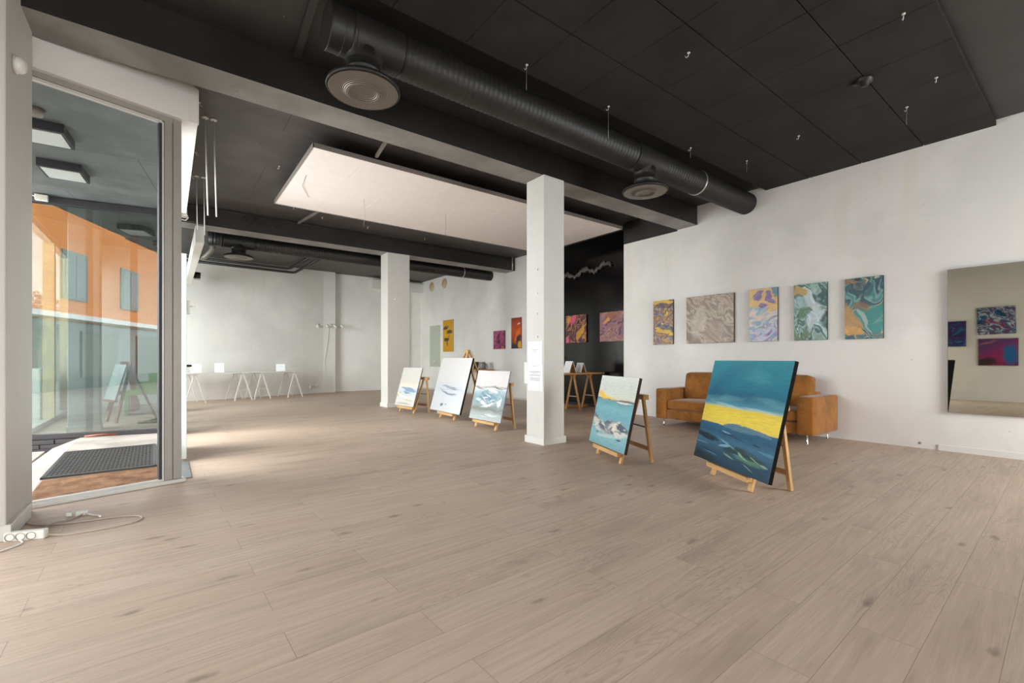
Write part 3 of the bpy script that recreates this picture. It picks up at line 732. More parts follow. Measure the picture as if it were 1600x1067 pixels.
# cable tray end and hanging rods beside the porch
m = MB().box(.16, .44, 8.4, 8.43, 3.13, 3.28)
for i in range(9):
    for j in range(3): m.box(.175+.03*i, .19+.03*i, 8.392, 8.4, 3.15+.045*j, 3.165+.045*j)
tag(m.make('cable_tray', M['duct']), 'black perforated cable tray end beside the porch bulkhead', 'cable tray')
for (p, q, lab) in (((.324, 6.0, 3.70), (.353, 6.0, 2.63), 'thin white rod hanging from the ceiling beside the porch, front left of four'), ((.405, 6.0, 3.70), (.432, 6.0, 2.63), 'thin white rod hanging from the ceiling beside the porch, front right of four'),
                    ((.33, 8.0, 3.70), (.342, 8.0, 2.93), 'thin white rod hanging from the ceiling beside the porch, rear left of four'), ((.42, 8.0, 3.70), (.43, 8.0, 2.86), 'thin white rod hanging from the ceiling beside the porch, rear right of four')):
    t = thing('hanging_rod', lab, 'rod', p, 0, 'rods hanging beside the porch')
    v = Vector(q)-Vector(p); MB().cyl((0, 0, 0), v, .007, 8).make('rod', M['alu_light'], t); MB().lathe([(.035, 0), (.035, -.008), (.012, -.015)], seg=16).make('rose', M['alu_light'], t)
t = thing('emergency_light', 'small white fitting with a looped lead at the end of the porch bulkhead', 'fitting', (.17, 7.86, 3.06)); MB().box(-.05, .05, 0, .12, 0, .09).make('body', M['plastic'], t, bevel=.006)
MB().tube([(-.06, .0, .01), (-.05, 0, -.05), (.03, 0, -.06), (.06, 0, -.02), (.05, .02, .02)], .007).make('lead', M['plastic'], t)
for (x, y, z, lab) in ((.50, 12.3, 3.33, 'small black spot lamp by the rear pelmet, the higher one'), (.56, 13.2, 2.98, 'small black spot lamp by the rear pelmet, the lower one')):
    t = thing('spot_lamp', lab, 'lamp', (x, y, z), 0, 'black spots by the rear pelmet'); MB().lathe([(.0, 0), (.07, .0), (.075, .14), (.0, .15)], seg=20).make('shade', M['black'], t); MB().lathe([(.0, -.035), (.055, -.035), (.06, 0)], seg=20).make('bulb', M['plastic'], t)
    if z < 3.1: MB().bar((-.03, 0, .08), (-.10, 0, .08), .02, .02).make('arm', M['black'], t)
    else: MB().cyl((0, 0, .14), (0, 0, .40), .01).make('arm', M['black'], t)
# smoke detector
t = thing('smoke_detector', 'black smoke detector under the black tiled ceiling', 'smoke detector', (4.97, 1.33, 3.555))
MB().lathe([(.0, -.06), (.03, -.06), (.036, -.035), (.06, -.03), (.066, -.004), (.066, 0)], seg=24).make('body', M['black'], t); MB().box(-.02, .03, .06, .09, -.02, 0).make('tab', M['black'], t)
# hooks and cut hanger wires left in the ceiling
hooks = [(4.25, .95, 'tile edge near the smoke detector'), (0, 0, '')]
def hook(x, y, z, lab, wire=0.0):
    t = thing('ceiling_hook', lab, 'hook', (x, y, z), random.uniform(0, 3), 'hooks left in the ceiling')
    MB().lathe([(.012, 0), (.012, -.006), (.004, -.01)], seg=10).tube([(0, 0, -.006), (.004, 0, -.03), (.02, 0, -.035), (.026, .004, -.02)], .0035, 6).make('clip', M['alu_light'], t)
    if wire: MB().tube([(0, 0, -.02), (.004, 0, -.02-wire/2), (0, .004, -.02-wire)], .0016, 5).make('wire', M['alu'], t)
hook(4.25, .906, 3.555, 'bright white hook in the black tiled ceiling, nearest the camera', .0)
hook(5.448, .936, 3.555, 'small white hook in the black tiled ceiling right of the smoke detector')
hook(5.851, 1.222, 3.555, 'white hook with a hanging wire end in the black tiled ceiling nearest the right wall', .16)
hook(4.941, 3.009, 3.555, 'white hook in the ceiling just behind the clamp ring of the front air duct', .1)
hook(5.826, 2.774, 3.555, 'white hook with a short wire above the wall end of the front duct', .12)
hook(3.481, 3.005, 3.555, 'white hook with a long wire beside the middle of the front air duct', .3)
hook(3.392, 2.083, 3.555, 'tiny white hook alone in the middle of the black tiled ceiling')
hook(5.639, 2.113, 3.555, 'tiny white hook in the black tiled ceiling between the smoke detector and the right wall')
hook(2.434, 3.001, 3.555, 'white hook with a wire above the bare middle of the front duct', .2)
for x, y, lab in ((.263, 5.683, 'white ceiling hook beside the porch bulkhead corner'), (.288, 7.085, 'white ceiling hook beside the porch bulkhead, middle of its side'), (.288, 8.03, 'white ceiling hook beside the far end of the porch bulkhead'),
                  (1.22, 6.9, 'white ceiling hook at the left edge of the white raft'), (1.746, 8.6, 'white ceiling hook behind the white raft, leftmost of the row'), (2.3, 8.9, 'white ceiling hook behind the white raft, second of the row'), (3.2, 9.0, 'white ceiling hook behind the white raft, third of the row'), (4.5, 9.1, 'white ceiling hook behind the white raft, rightmost of the row')):
    hook(x, y, ZC2, lab)

# ------------------------------------------------------------------ pictures on the walls
def canvas(name, label, cat, mat, side, w, h, t, loc, rotz, tilt=0.0, group=None):
    """front faces local -Y, base line through the origin of the object"""
    m = MB().box(-w/2, w/2, 0, t, 0, h)
    o = m.make(name, [mat, side], loc=loc, rot=(R(-tilt), 0, rotz))
    for f in o.data.polygons: f.material_index = 0 if f.normal.y < -.5 else 1
    md = o.modifiers.new('edge', 'BEVEL'); md.width = .003; md.segments = 2; md.limit_method = 'ANGLE'
    return tag(o, label, cat, group)
def on_right(x, y0, y1, z0, z1, t, **k): # y0 > y1
    return dict(w=y0-y1, h=z1-z0, t=t, loc=(x-t, (y0+y1)/2, z0), rotz=R(-90))
P1 = paint('poured_yellow_plum', [(0, (54, 38, 52)), (.16, (120, 70, 70)), (.27, (206, 160, 46)), (.40, (226, 186, 60)), (.48, (110, 70, 52)), (.55, (90, 110, 140)), (.62, (200, 150, 60)), (.74, (150, 100, 60)), (.84, (66, 84, 116)), (1, (190, 150, 110))], .5, 'fluid', 15, (.22, 2.4, 1, 2), (0, 0, 1, 2.2), (0, .3), nscale=1.5,
           layers=[(.7, .86, .3, .05, 10, .4, (70, 56, 80)), (.8, .36, .35, .06, -15, .4, (48, 74, 106)), (.35, .93, .4, .06, 0, .5, (222, 180, 40))], seed=1, rough=.3)
P2 = paint('poured_taupe', [(0, (112, 90, 70)), (.25, (150, 128, 106)), (.4, (178, 162, 138)), (.5, (136, 114, 92)), (.62, (190, 176, 152)), (.8, (150, 132, 112)), (1, (120, 100, 84))], 1, 'fluid', -38, (.16, 1.6, 1, 1), (0, 0, 1, 4.5), (.1, -.1), nscale=1.3, reps=3, fold1=.6, streak=.2,
           layers=[(.28, .45, .14, .42, -8, .8, (196, 186, 164), .7), (.62, .3, .22, .22, 0, .9, (158, 138, 120), .7)], seed=2, rough=.35)
P3 = paint('poured_lavender_yellow', [(0, (120, 90, 150)), (.2, (176, 160, 200)), (.36, (206, 206, 222)), (.46, (140, 182, 204)), (.56, (212, 200, 190)), (.66, (150, 130, 180)), (.8, (120, 170, 190)), (1, (224, 196, 180))], .5, 'fluid', 28, (.16, 2.2, 1, 1), (0, 0, 1, 2.6), (0, 0), nscale=1.5,
           layers=[(.45, .86, .62, .26, -12, .25, (226, 178, 62)), (.92, .93, .1, .13, 0, .3, (70, 130, 140)), (.34, .84, .09, .07, 30, .35, (116, 76, 140)), (.68, .77, .05, .12, 5, .35, (122, 82, 146)), (.45, .66, .06, .06, 40, .4, (116, 80, 150))], seed=3, rough=.3)
P4 = paint('poured_green_white', [(0, (20, 54, 58)), (.2, (44, 88, 82)), (.36, (150, 182, 180)), (.46, (204, 220, 218)), (.54, (52, 104, 92)), (.66, (30, 70, 78)), (.78, (150, 186, 180)), (1, (60, 100, 50))], .6, 'fluid', -58, (.2, 2.0, 1, 1), (0, 0, 1, 2.2), (0, 0), nscale=1.5,
           layers=[(.55, .72, .12, .26, 25, .5, (208, 218, 224), .9), (.62, .38, .16, .2, -20, .7, (206, 222, 230), .85), (.28, .86, .12, .09, 0, .5, (204, 160, 70)), (.3, .5, .2, .1, 40, .6, (56, 100, 44)), (.3, .06, .25, .07, 20, .5, (66, 96, 36)), (.2, .66, .2, .12, 0, .8, (170, 196, 200), .6)], seed=4, rough=.3)
P5 = paint('poured_teal_gold', [(0, (18, 36, 52)), (.2, (22, 78, 88)), (.36, (30, 116, 116)), (.46, (120, 106, 66)), (.53, (206, 190, 160)), (.6, (26, 92, 98)), (.74, (20, 56, 76)), (.86, (110, 160, 150)), (1, (24, 110, 112))], .5, 'fluid', 62, (.2, 2.0, 1, 1), (0, 0, 1, 2.0), (0, 0), nscale=1.5,
           layers=[(.15, .93, .25, .07, -10, .5, (156, 108, 60)), (.13, .3, .2, .22, 10, .5, (196, 140, 44)), (.1, .1, .16, .08, 0, .4, (226, 160, 50)), (.78, .4, .2, .26, -12, .35, (24, 142, 134)), (.42, .8, .18, .1, 35, .5, (20, 72, 84)), (.56, .32, .025, .2, 14, .5, (196, 204, 194), .7), (.5, .55, .1, .08, 30, .6, (128, 96, 58))], seed=5, rough=.3)
PB1 = paint('poured_pink_gold', [(0, (40, 30, 34)), (.25, (96, 60, 62)), (.4, (176, 120, 96)), (.5, (86, 54, 56)), (.62, (214, 150, 60)), (.75, (120, 74, 84)), (1, (60, 44, 46))], 1, 'fluid', 55, (.14, 2, 1, 1), (0, 0, 1, 3.2), (0, 0), nscale=1.5,
            layers=[(.34, .84, .24, .14, 20, .35, (226, 92, 130)), (.1, .08, .14, .14, 0, .25, (240, 100, 150)), (.72, .36, .1, .42, -28, .4, (216, 160, 50)), (.1, .86, .1, .2, 0, .5, (224, 150, 80))], seed=6, rough=.4)
PB2 = paint('poured_purple_orange', [(0, (66, 40, 56)), (.25, (130, 84, 110)), (.4, (168, 116, 140)), (.5, (110, 66, 84)), (.62, (184, 120, 90)), (.78, (124, 78, 110)), (1, (190, 140, 110))], 1, 'fluid', 35, (.12, 2, 1, 1), (0, 0, 1, 4.5), (0, .2), nscale=1.5, streak=.2,
            layers=[(.3, .68, .2, .07, 25, .5, (232, 170, 60)), (.6, .9, .4, .1, 15, .7, (150, 84, 40), .7)], seed=7, rough=.4)
PY = paint('yellow_flowers', [(0, (204, 150, 14)), (.5, (214, 158, 20)), (1, (206, 146, 16))], .65, 'band', 90, (.02, 6, 1, 1), (.1, 3, 1, 1),
           layers=[(.3, .76, .17, .06, 10, .35, (66, 58, 46)), (.66, .62, .18, .06, 0, .35, (84, 70, 52)), (.34, .38, .18, .06, 0, .35, (64, 56, 44)), (.42, .62, .02, .1, 14, .4, (110, 80, 30)), (.6, .47, .02, .12, -12, .4, (120, 96, 50)), (.42, .26, .035, .09, 6, .4, (104, 76, 30)), (.42, .8, .05, .05, 0, .4, (150, 120, 60))], seed=8)
PM = paint('magenta_burst', [(0, (70, 20, 54)), (.3, (120, 34, 80)), (.5, (166, 62, 110)), (.62, (104, 26, 70)), (.8, (190, 110, 140)), (1, (110, 30, 80))], 1, 'fluid', 50, (.2, 2, 1, 1), (0, 0, 1, 3), (0, 0), nscale=1.5, layers=[(.5, .42, .16, .12, 0, .6, (56, 18, 60)), (.85, .1, .12, .1, 0, .5, (186, 110, 60))], seed=9)
PO = paint('orange_ember', [(0, (46, 34, 44)), (.18, (130, 70, 40)), (.4, (180, 66, 26)), (.65, (196, 84, 30)), (1, (150, 60, 34))], .55, 'band', 75, (.12, 3, 1, 1), (.14, 6, 1, 1),
           layers=[(.6, .4, .12, .3, -25, .6, (232, 110, 44)), (.7, .3, .14, .2, -30, .5, (44, 36, 44)), (.25, .08, .3, .12, 0, .5, (56, 44, 60)), (.85, .12, .12, .14, 0, .5, (214, 160, 50)), (.75, .77, .1, .02, 10, .5, (240, 200, 170))], seed=10)
PMA = paint('violet_blue_swirl', [(0, (42, 20, 60)), (.3, (66, 40, 100)), (.5, (30, 110, 150)), (.62, (26, 66, 110)), (.8, (70, 44, 110)), (1, (40, 30, 70))], 1, 'fluid', -20, (.15, 2, 1, 1), (0, 0, 1, 3), (0, 0), nscale=1.5, seed=11)
PMB = paint('blue_white_crimson_swirl', [(0, (20, 50, 80)), (.3, (24, 100, 140)), (.46, (190, 200, 204)), (.54, (40, 90, 130)), (.66, (130, 40, 80)), (.82, (26, 96, 140)), (1, (200, 200, 206))], 1, 'fluid', 20, (.18, 2, 1, 1), (0, 0, 1, 2.4), (0, 0), nscale=1.5, layers=[(.5, .4, .3, .12, 25, .7, (140, 44, 84), .8)], seed=12)
PMC = paint('crimson_blue_cloud', [(0, (90, 30, 90)), (.4, (160, 30, 84)), (.7, (140, 40, 100)), (1, (90, 60, 110))], 1, 'band', 60, (.12, 2, 1, 1), (.2, 3, 1, 1), layers=[(.18, .4, .24, .42, 0, .6, (14, 100, 160)), (.8, .12, .3, .2, -15, .5, (50, 36, 44)), (.75, .85, .3, .05, -25, .6, (150, 90, 110))], seed=13)
for nm, lab, mt, sd, kw in (
    ('yellow and plum marbled painting, narrow, leftmost of the five above the sofa', 0, P1, 'canvas_brown', on_right(RW, 5.035, 4.63, 1.312, 2.10, .03)),
    ('square taupe and beige marbled painting above the sofa', 0, P2, 'canvas_brown', on_right(RW, 4.365, 3.553, 1.314, 2.094, .04)),
    ('lavender and pale blue marbled painting with a yellow top above the sofa', 0, P3, 'canvas_brown', on_right(RW, 3.323, 2.918, 1.314, 2.10, .03)),
    ('green and white marbled painting, second from the right above the sofa', 0, P4, 'canvas_side', on_right(RW, 2.702, 2.298, 1.312, 2.09, .03)),
    ('dark teal and gold marbled painting, nearest to the mirror', 0, P5, 'canvas_side', on_right(RW, 2.098, 1.698, 1.31, 2.09, .03)),
    ('pink, black and gold marbled painting on the black wall beside the column', 0, PB1, 'canvas_side', on_right(7.48, 7.726, 7.077, 1.424, 2.058, .03)),
    ('purple and orange streaked painting on the black wall nearest its right end', 0, PB2, 'canvas_side', on_right(7.48, 6.681, 6.035, 1.424, 2.05, .03)),
    ('tall yellow painting with three dark flowers on the rear right wall', 0, PY, 'canvas_light', on_right(7.28, 13.351, 12.675, 1.29, 2.325, .02)),
    ('small magenta painting with radiating petals on the rear right wall', 0, PM, 'canvas_side', on_right(7.28, 10.435, 9.89, 1.327, 1.83, .02)),
    ('tall orange and black painting on the rear right wall beside the column', 0, PO, 'canvas_side', on_right(7.28, 9.604, 9.174, 1.326, 2.134, .02))):
    canvas('wall_painting', nm, 'painting', mt, M[sd], group='wall paintings', **kw)
for lab, mt, y0, y1, z0, z1, tl in (('violet and blue painting, seen in the mirror at its left edge', PMA, 1.83, 2.49, 1.372, 2.028, 0), ('blue, white and crimson painting on the left wall, seen in the mirror above another', PMB, .966, 1.627, 1.667, 2.34, 1.5), ('crimson and blue painting on the left wall, seen in the mirror below another', PMC, .932, 1.613, .89, 1.56, 0)):
    o = canvas('wall_painting', lab, 'painting', mt, M['canvas_side'], y1-y0, z1-z0, .03, (-2.27, (y0+y1)/2, z0), R(90), group='wall paintings')
    if tl: o.rotation_euler = (0, R(tl), R(90))
t = thing('wall_mirror', 'large frameless rectangular mirror on the right wall', 'mirror', (RW-.026, .3, .449), R(1.25))
MB().box(0, .007, -.812, .812, 0, 1.611).make('mirror_glass', M['mirror'], t)
MB().box(.001, .008, -.815, .815, -.003, 1.614).make('edge', M['alu'], t)
t = thing('glass_board', 'tall pale green glass panel on the rear right wall near the corner', 'panel', (7.27, 13.945, .788)); MB().box(0, .008, -.372, .372, 0, 1.405).make('glass', M['pale_mirror'], t)
MB().box(-.03, 0, -.06, .06, .18, .2).make('ledge', M['plastic'], t)
for y, lab in ((14.19, 'round beige vent disc high on the rear right wall nearest the corner'), (13.285, 'round beige vent disc high on the rear right wall, further from the corner')):
    t = thing('wall_vent', lab, 'vent', (7.28, y, 3.552), 0, 'round wall vents'); MB().lathe([(0, .03), (.13, .028), (.155, .012), (.165, 0)], axis=(-1, 0, 0), seg=32).make('cover', M['beige'], t)

# ------------------------------------------------------------------ easels and their canvases
def strokes(n, cx, cy, rx, ry, cols, seed, l=(.05, .14), th=(.008, .02), rot=(-30, 30)):
    r_ = random.Random(seed); out = []
    for i in range(n):
        a = r_.uniform(0, 6.28); q = r_.random()**.5
        out.append((cx+rx*q*math.cos(a), cy+ry*q*math.sin(a), r_.uniform(*l), r_.uniform(*th), r_.uniform(*rot), .6, r_.choice(cols), r_.uniform(.6, 1)))
    return out
PT = paint('teal_seascape', [(0, (34, 62, 84)), (.10, (40, 76, 98)), (.22, (66, 112, 140)), (.30, (44, 92, 122)), (.372, (52, 104, 136)), (.376, (240, 212, 96)), (.46, (246, 220, 84)), (.545, (238, 210, 84)), (.55, (176, 204, 196)), (.575, (84, 150, 170)), (.66, (34, 112, 140)), (.80, (40, 130, 152)), (1, (60, 148, 164))], 1.12, 'band', 90, (.015, 2.5, 1, 3), (.008, 8, .6, 3),
           layers=[(.58, .375, .26, .03, 0, .3, (96, 132, 146)), (.5, .385, .14, .03, 4, .3, (92, 130, 150)), (.82, .37, .16, .022, -6, .3, (96, 134, 150)), (.12, .235, .24, .035, -6, .5, (34, 50, 64)), (.62, .16, .34, .05, -5, .55, (44, 70, 70)), (.76, .12, .22, .03, -4, .6, (92, 136, 110), .8), (.1, .03, .35, .06, -4, .6, (30, 50, 60)), (.42, .19, .1, .015, 10, .5, (120, 170, 190)), *strokes(12, .5, .18, .5, .14, [(88, 140, 168), (30, 50, 64), (120, 168, 186)], 17, (.06, .16), (.004, .010), (-14, 2)), *strokes(7, .7, .11, .22, .05, [(120, 160, 128), (40, 66, 62), (150, 180, 150)], 18, (.04, .09), (.004, .012), (-24, 6)), (.22, .8, .22, .10, 20, .9, (26, 104, 138), .5), (.62, .86, .26, .08, -10, .9, (86, 164, 178), .5), (.55, .66, .3, .06, 0, .9, (26, 92, 120), .5), (.35, .565, .3, .012, -4, .5, (176, 208, 204), .6), (.75, .558, .24, .014, -2, .5, (190, 214, 206), .6), (.2, .62, .4, .035, 3, .9, (104, 164, 180), .6), (.85, .64, .3, .04, -6, .9, (110, 168, 182), .5), (.4, .9, .3, .1, 10, .9, (46, 124, 150), .6), (.15, .68, .16, .08, 0, .9, (22, 92, 122), .5)], seed=21, rough=.45)
PS = paint('sunset_coast', [(0, (110, 160, 170)), (.12, (128, 176, 184)), (.30, (120, 172, 182)), (.42, (110, 168, 180)), (.55, (118, 180, 190)), (.655, (96, 150, 160)), (.665, (70, 90, 96)), (.675, (222, 210, 186)), (.72, (214, 218, 206)), (.86, (210, 218, 212)), (1, (226, 230, 222))], 1.07, 'band', 90, (.02, 3, 1, 3), (.012, 8, .6, 3),
           layers=[(.14, .71, .2, .05, -14, .8, (240, 196, 66)), (.36, .685, .24, .018, -8, .6, (244, 200, 70)), (.8, .67, .22, .014, 0, .5, (120, 116, 112)), (.76, .645, .24, .012, 0, .4, (226, 222, 208)), (.08, .36, .2, .06, -24, .5, (96, 108, 122)), (.2, .28, .28, .09, -14, .6, (206, 202, 188)), (.5, .26, .34, .10, 2, .7, (150, 156, 160)), (.45, .31, .2, .07, 16, .5, (92, 104, 120)), (.3, .27, .14, .05, -20, .5, (88, 100, 116)), (.72, .27, .3, .10, -6, .6, (212, 206, 190)), (.66, .31, .12, .05, 30, .5, (228, 220, 200)), (.84, .30, .2, .06, -12, .5, (84, 96, 112)), (.8, .22, .2, .04, 4, .5, (206, 208, 198)), *strokes(10, .5, .27, .46, .08, [(80, 92, 108), (112, 122, 134)], 15, (.04, .1), (.01, .022), (-40, 40)), *strokes(10, .5, .26, .46, .08, [(222, 216, 200), (196, 198, 194)], 16, (.04, .1), (.008, .02), (-40, 40)), (.5, .15, .36, .03, 4, .6, (190, 206, 200), .7), (.2, .17, .05, .012, 0, .4, (60, 80, 96)), (.8, .14, .07, .012, 0, .4, (56, 76, 92))], seed=22, rough=.5, streak=.1)
PW = paint('breaking_wave', [(0, (178, 186, 186)), (.12, (160, 172, 170)), (.22, (120, 128, 122)), (.30, (138, 156, 160)), (.45, (120, 150, 162)), (.58, (170, 190, 196)), (.63, (208, 210, 210)), (.66, (150, 146, 146)), (.69, (208, 206, 204)), (.85, (212, 209, 208)), (1, (208, 204, 204))], 1.08, 'band', 90, (.06, 3, 1, 1.5), (.03, 5, 1, 2),
           layers=[(.35, .5, .22, .1, 20, .6, (116, 152, 166)), (.6, .46, .16, .09, -20, .6, (120, 154, 168)), (.62, .58, .26, .03, -12, .6, (232, 235, 236), .8), (.84, .42, .08, .16, 10, .6, (236, 238, 240)), (.3, .36, .24, .035, -16, .6, (226, 232, 234)), (.52, .3, .3, .03, 14, .6, (216, 222, 224)), (.18, .64, .16, .012, -10, .4, (140, 128, 124)), (.75, .635, .2, .012, -6, .4, (110, 104, 104)), (.8, .5, .1, .1, -20, .6, (126, 160, 172), .8), (.4, .21, .5, .035, -3, .6, (126, 130, 118), .8), (.6, .1, .4, .03, 4, .6, (206, 212, 212))]+strokes(9, .5, .45, .42, .13, [(96, 132, 148), (134, 166, 178), (110, 146, 158)], 5, (.06, .16), (.012, .03), (-40, 40))+strokes(10, .55, .46, .42, .13, [(214, 220, 222), (196, 208, 212)], 6, (.05, .16), (.007, .016), (-45, 20))+strokes(6, .5, .16, .45, .1, [(206, 210, 208), (136, 142, 134), (176, 184, 182)], 7, (.1, .25), (.01, .02), (-12, 8)), seed=23, rough=.5, streak=.1, brush=.08)
PWH = paint('white_winter_sea', [(0, (198, 201, 203)), (.2, (200, 203, 205)), (.34, (196, 201, 205)), (.45, (193, 198, 202)), (.6, (202, 202, 201)), (1, (206, 204, 202))], 1.14, 'band', 90, (.03, 3, 1, 2), (.05, 4, 1, 2),
            layers=[(.5, .455, .34, .022, -5, .5, (150, 158, 168)), (.62, .43, .2, .018, -4, .5, (140, 148, 160)), (.5, .335, .26, .022, -8, .5, (124, 138, 152)), (.36, .365, .16, .014, -14, .5, (118, 132, 146)), (.66, .33, .12, .016, 0, .5, (132, 142, 156)), (.36, .12, .065, .035, 10, .4, (96, 118, 124)), (.5, .14, .03, .012, 0, .4, (120, 134, 140)), (.55, .26, .3, .012, -6, .6, (196, 206, 214)), *strokes(8, .5, .42, .4, .05, [(150, 160, 172), (176, 186, 196)], 19, (.08, .2), (.005, .012), (-10, 4))], seed=24, rough=.55, brush=.05)
PSM = paint('pale_shore', [(0, (200, 196, 186)), (.1, (208, 206, 200)), (.25, (208, 208, 204)), (.36, (196, 206, 214)), (.45, (206, 212, 218)), (.52, (226, 216, 198)), (.62, (208, 202, 192)), (1, (207, 205, 202))], .9, 'band', 90, (.05, 3, 1, 2), (.05, 4, 1, 2),
            layers=[(.62, .42, .34, .06, -6, .5, (132, 156, 180)), (.3, .46, .16, .02, -8, .5, (150, 160, 172)), (.5, .35, .2, .025, -10, .5, (120, 146, 172)), (.12, .3, .1, .05, 30, .6, (206, 180, 134)), (.3, .26, .3, .03, -14, .6, (240, 240, 238)), (.7, .16, .2, .02, 0, .6, (206, 186, 152)), (.5, .07, .4, .02, 0, .6, (176, 170, 160))], seed=25, rough=.55, brush=.06)
def easel(label, pos, phi, tilt, w, h, cx, mat, side, thick, clabel, tall=False):
    x, y, zb = pos; rz = R(phi); wv = Vector((math.cos(rz), math.sin(rz), 0)); nb = Vector((-wv.y, wv.x, 0))
    t = thing('easel', label, 'easel', Vector((x, y, 0))+wv*cx, rz, 'low pine easels')
    e = .262; hz = 1.20 if tall else .70; ay = .012+hz*math.tan(R(tilt+2.0))+.03
    for s in (-1, 1):
        tx = s*(.03 if tall else .245)
        # shaped front leg: foot end cut level with the floor
        d = Vector((tx-s*e, ay-.012, hz)).normalized()
        MB().bar((s*e, .012, .004), (tx, ay, hz), .026, .042, (1, 0, 0)).make('leg', M['pine'], t, bevel=.003)
        if tall: q0 = (s*.25, ay+.48, .004); q1 = (s*.05, ay+.03, hz-.04)
        else: q0 = (s*(e+.012), .352, .004); q1 = (s*.27, ay+.03, hz-.02)
        MB().bar(q0, q1, .024, .042, (1, 0, 0)).make('leg', M['pine'], t, bevel=.003)
    if not tall:
        MB().box(-.35, .35, ay-.012, ay+.05, hz-.055, hz-.005).make('top_bar', M['pine_h'], t, bevel=.004)
        MB().box(-.275, .275, .318, .338, .12, .165).make('crossbar', M['pine_h'], t, bevel=.003)
        MB().cyl((-.27, .30, .36), (.27, .30, .36), .008, 10).make('rod', M['pipe_grey'], t)
    else:
        MB().lathe([(.0, -.035), (.034, -.035), (.038, .0), (.034, .035), (0, .035)], (0, ay+.02, hz-.02), (0, 1, 0), 20).make('top_block', M['pine'], t, bevel=.004)
        for k, (zz, yy) in enumerate(((.10, ay+.445), (.36, ay+.34), (.62, ay+.235))):
            MB().box(-.30+.08*k, .30-.08*k, yy-.01, yy+.012, zz, zz+.045).make('crossbar', M['pine_h'], t, bevel=.003)
    MB().box(-e-.021, e+.021, -.036, .02, zb-.045, zb-.004).make('ledge', M['pine_h'], t, bevel=.004)
    up = Vector((0, 0, 1))
    c = canvas('easel_canvas', clabel, 'painting', mat, side, w, h, thick, (x-nb.x*.016, y-nb.y*.016, zb), rz, tilt, 'canvases on the low easels')
    return t
easel('low pine easel holding the teal and yellow seascape in front of the sofa', (3.794, 1.968, .126), -119.9, 13.5, 1.048, .937, .015, PT, M['canvas_side'], .034, 'teal seascape canvas with a bright yellow band, nearest of the easel canvases')
easel('low pine easel holding the sunset coast canvas right of the front column', (3.694, 3.22, .122), -112.6, 12.8, .818, .762, .025, PS, M['canvas_brown'], .034, 'turquoise sea canvas with a yellow sunset and rocks, right of the front column')
easel('low pine easel holding the breaking wave canvas left of the front column', (3.804, 5.696, .128), -89.1, 13.9, .826, .766, 0, PW, M['canvas_light'], .022, 'breaking grey-blue wave canvas just left of the front column')
easel('taller pine easel whose pointed top shows above the white winter sea canvas', (3.857, 7.035, .129), -91.7, 15.4, 1.118, .976, .06, PWH, M['canvas_side'], .034, 'large mostly white canvas with grey streaks and a dark edge, middle of the pale three', True)
easel('low pine easel holding the small pale shore canvas beside the rear column', (3.711, 8.406, .13), -83.5, 15.9, .699, .78, .066, PSM, M['canvas_light'], .022, 'small pale shore canvas with a blue patch, beside the rear column')

# ------------------------------------------------------------------ sofa (local: x along the seat, y toward the wall)
s = thing('sofa', 'caramel suede two-seat sofa with square arms against the right wall', 'sofa', (6.2, 3.272, 0), R(-90))
hw = 1.113
MB().soft(-hw+.19, hw-.19, .02, .80, .115, .265, .012, 6).make('base', M['suede'], s)
for sx in (-1, 1):
    a, b = sorted((sx*hw, sx*(hw-.192)))
    MB().soft(a, b, 0, .82, .112, .585, .022, 10, (.004, .004, .006)).make('armrest', M['suede'], s)
MB().soft(-hw+.19, hw-.19, .62, .82, .2, .62, .03, 8).make('backrest', M['suede'], s)
for sx in (-1, 1):
    a, b = sorted((sx*.006, sx*(hw-.197)))
    MB().soft(a, b, .012, .64, .268, .415, .035, 12, (.004, .01, .014)).make('seat_cushion', M['suede'], s)
    a, b = sorted((sx*.006, sx*(hw-.20)))
    c = MB().soft(a, b, -.085, .085, 0, .43, .05, 12, (.006, .022, .012)).make('back_cushion', M['suede'], s)
    c.location = (0, .53, .405); c.rotation_euler = (R(-9), 0, 0)
for x in (-hw+.10, hw-.10):
    for y in (.08, .74):
        MB().lathe([(.014, 0), (.014, .006), (.008, .012), (.010, .10), (.016, .115)], (x, y, 0), seg=16).make('leg', M['chrome'], s)

# ------------------------------------------------------------------ tables
def trestle_oak(x, y, top, label, rz=0, group='oak trestles'):
    t = thing('trestle', label, 'trestle', (x, y, 0), rz, group)
    for sy in (-1, 1):
        for sx in (-.0, ):
            MB().bar((0, sy*.21, .0), (0, sy*.028, top-.03), .045, .022, (1, 0, 0)).make('leg', M['oakw'], t, bevel=.003)
    MB().bar((0, -.13, .28), (0, .13, .28), .008, .012).make('strap', M['plastic'], t)
    MB().box(-.03, .03, -.06, .06, top-.05, top).make('top_bar', M['oakw'], t, bevel=.003)
    return t
trestle_oak(6.70, 6.74, .735, 'oak trestle under the left part of the table by the black wall')
trestle_oak(7.18, 6.74, .735, 'oak trestle under the right end of the table by the black wall')
tag(MB().box(6.22, 7.40, 6.50, 6.98, .737, .772).make('table_top', M['oakw_h'], bevel=.004), 'honey oak table top on trestles in front of the black wall', 'table')
tag(MB().box(6.75, 7.42, 6.99, 7.05, 0, .05).make('timber_batten', M['oakw_h'], bevel=.004), 'oak batten lying on the floor under the table by the black wall', 'batten')
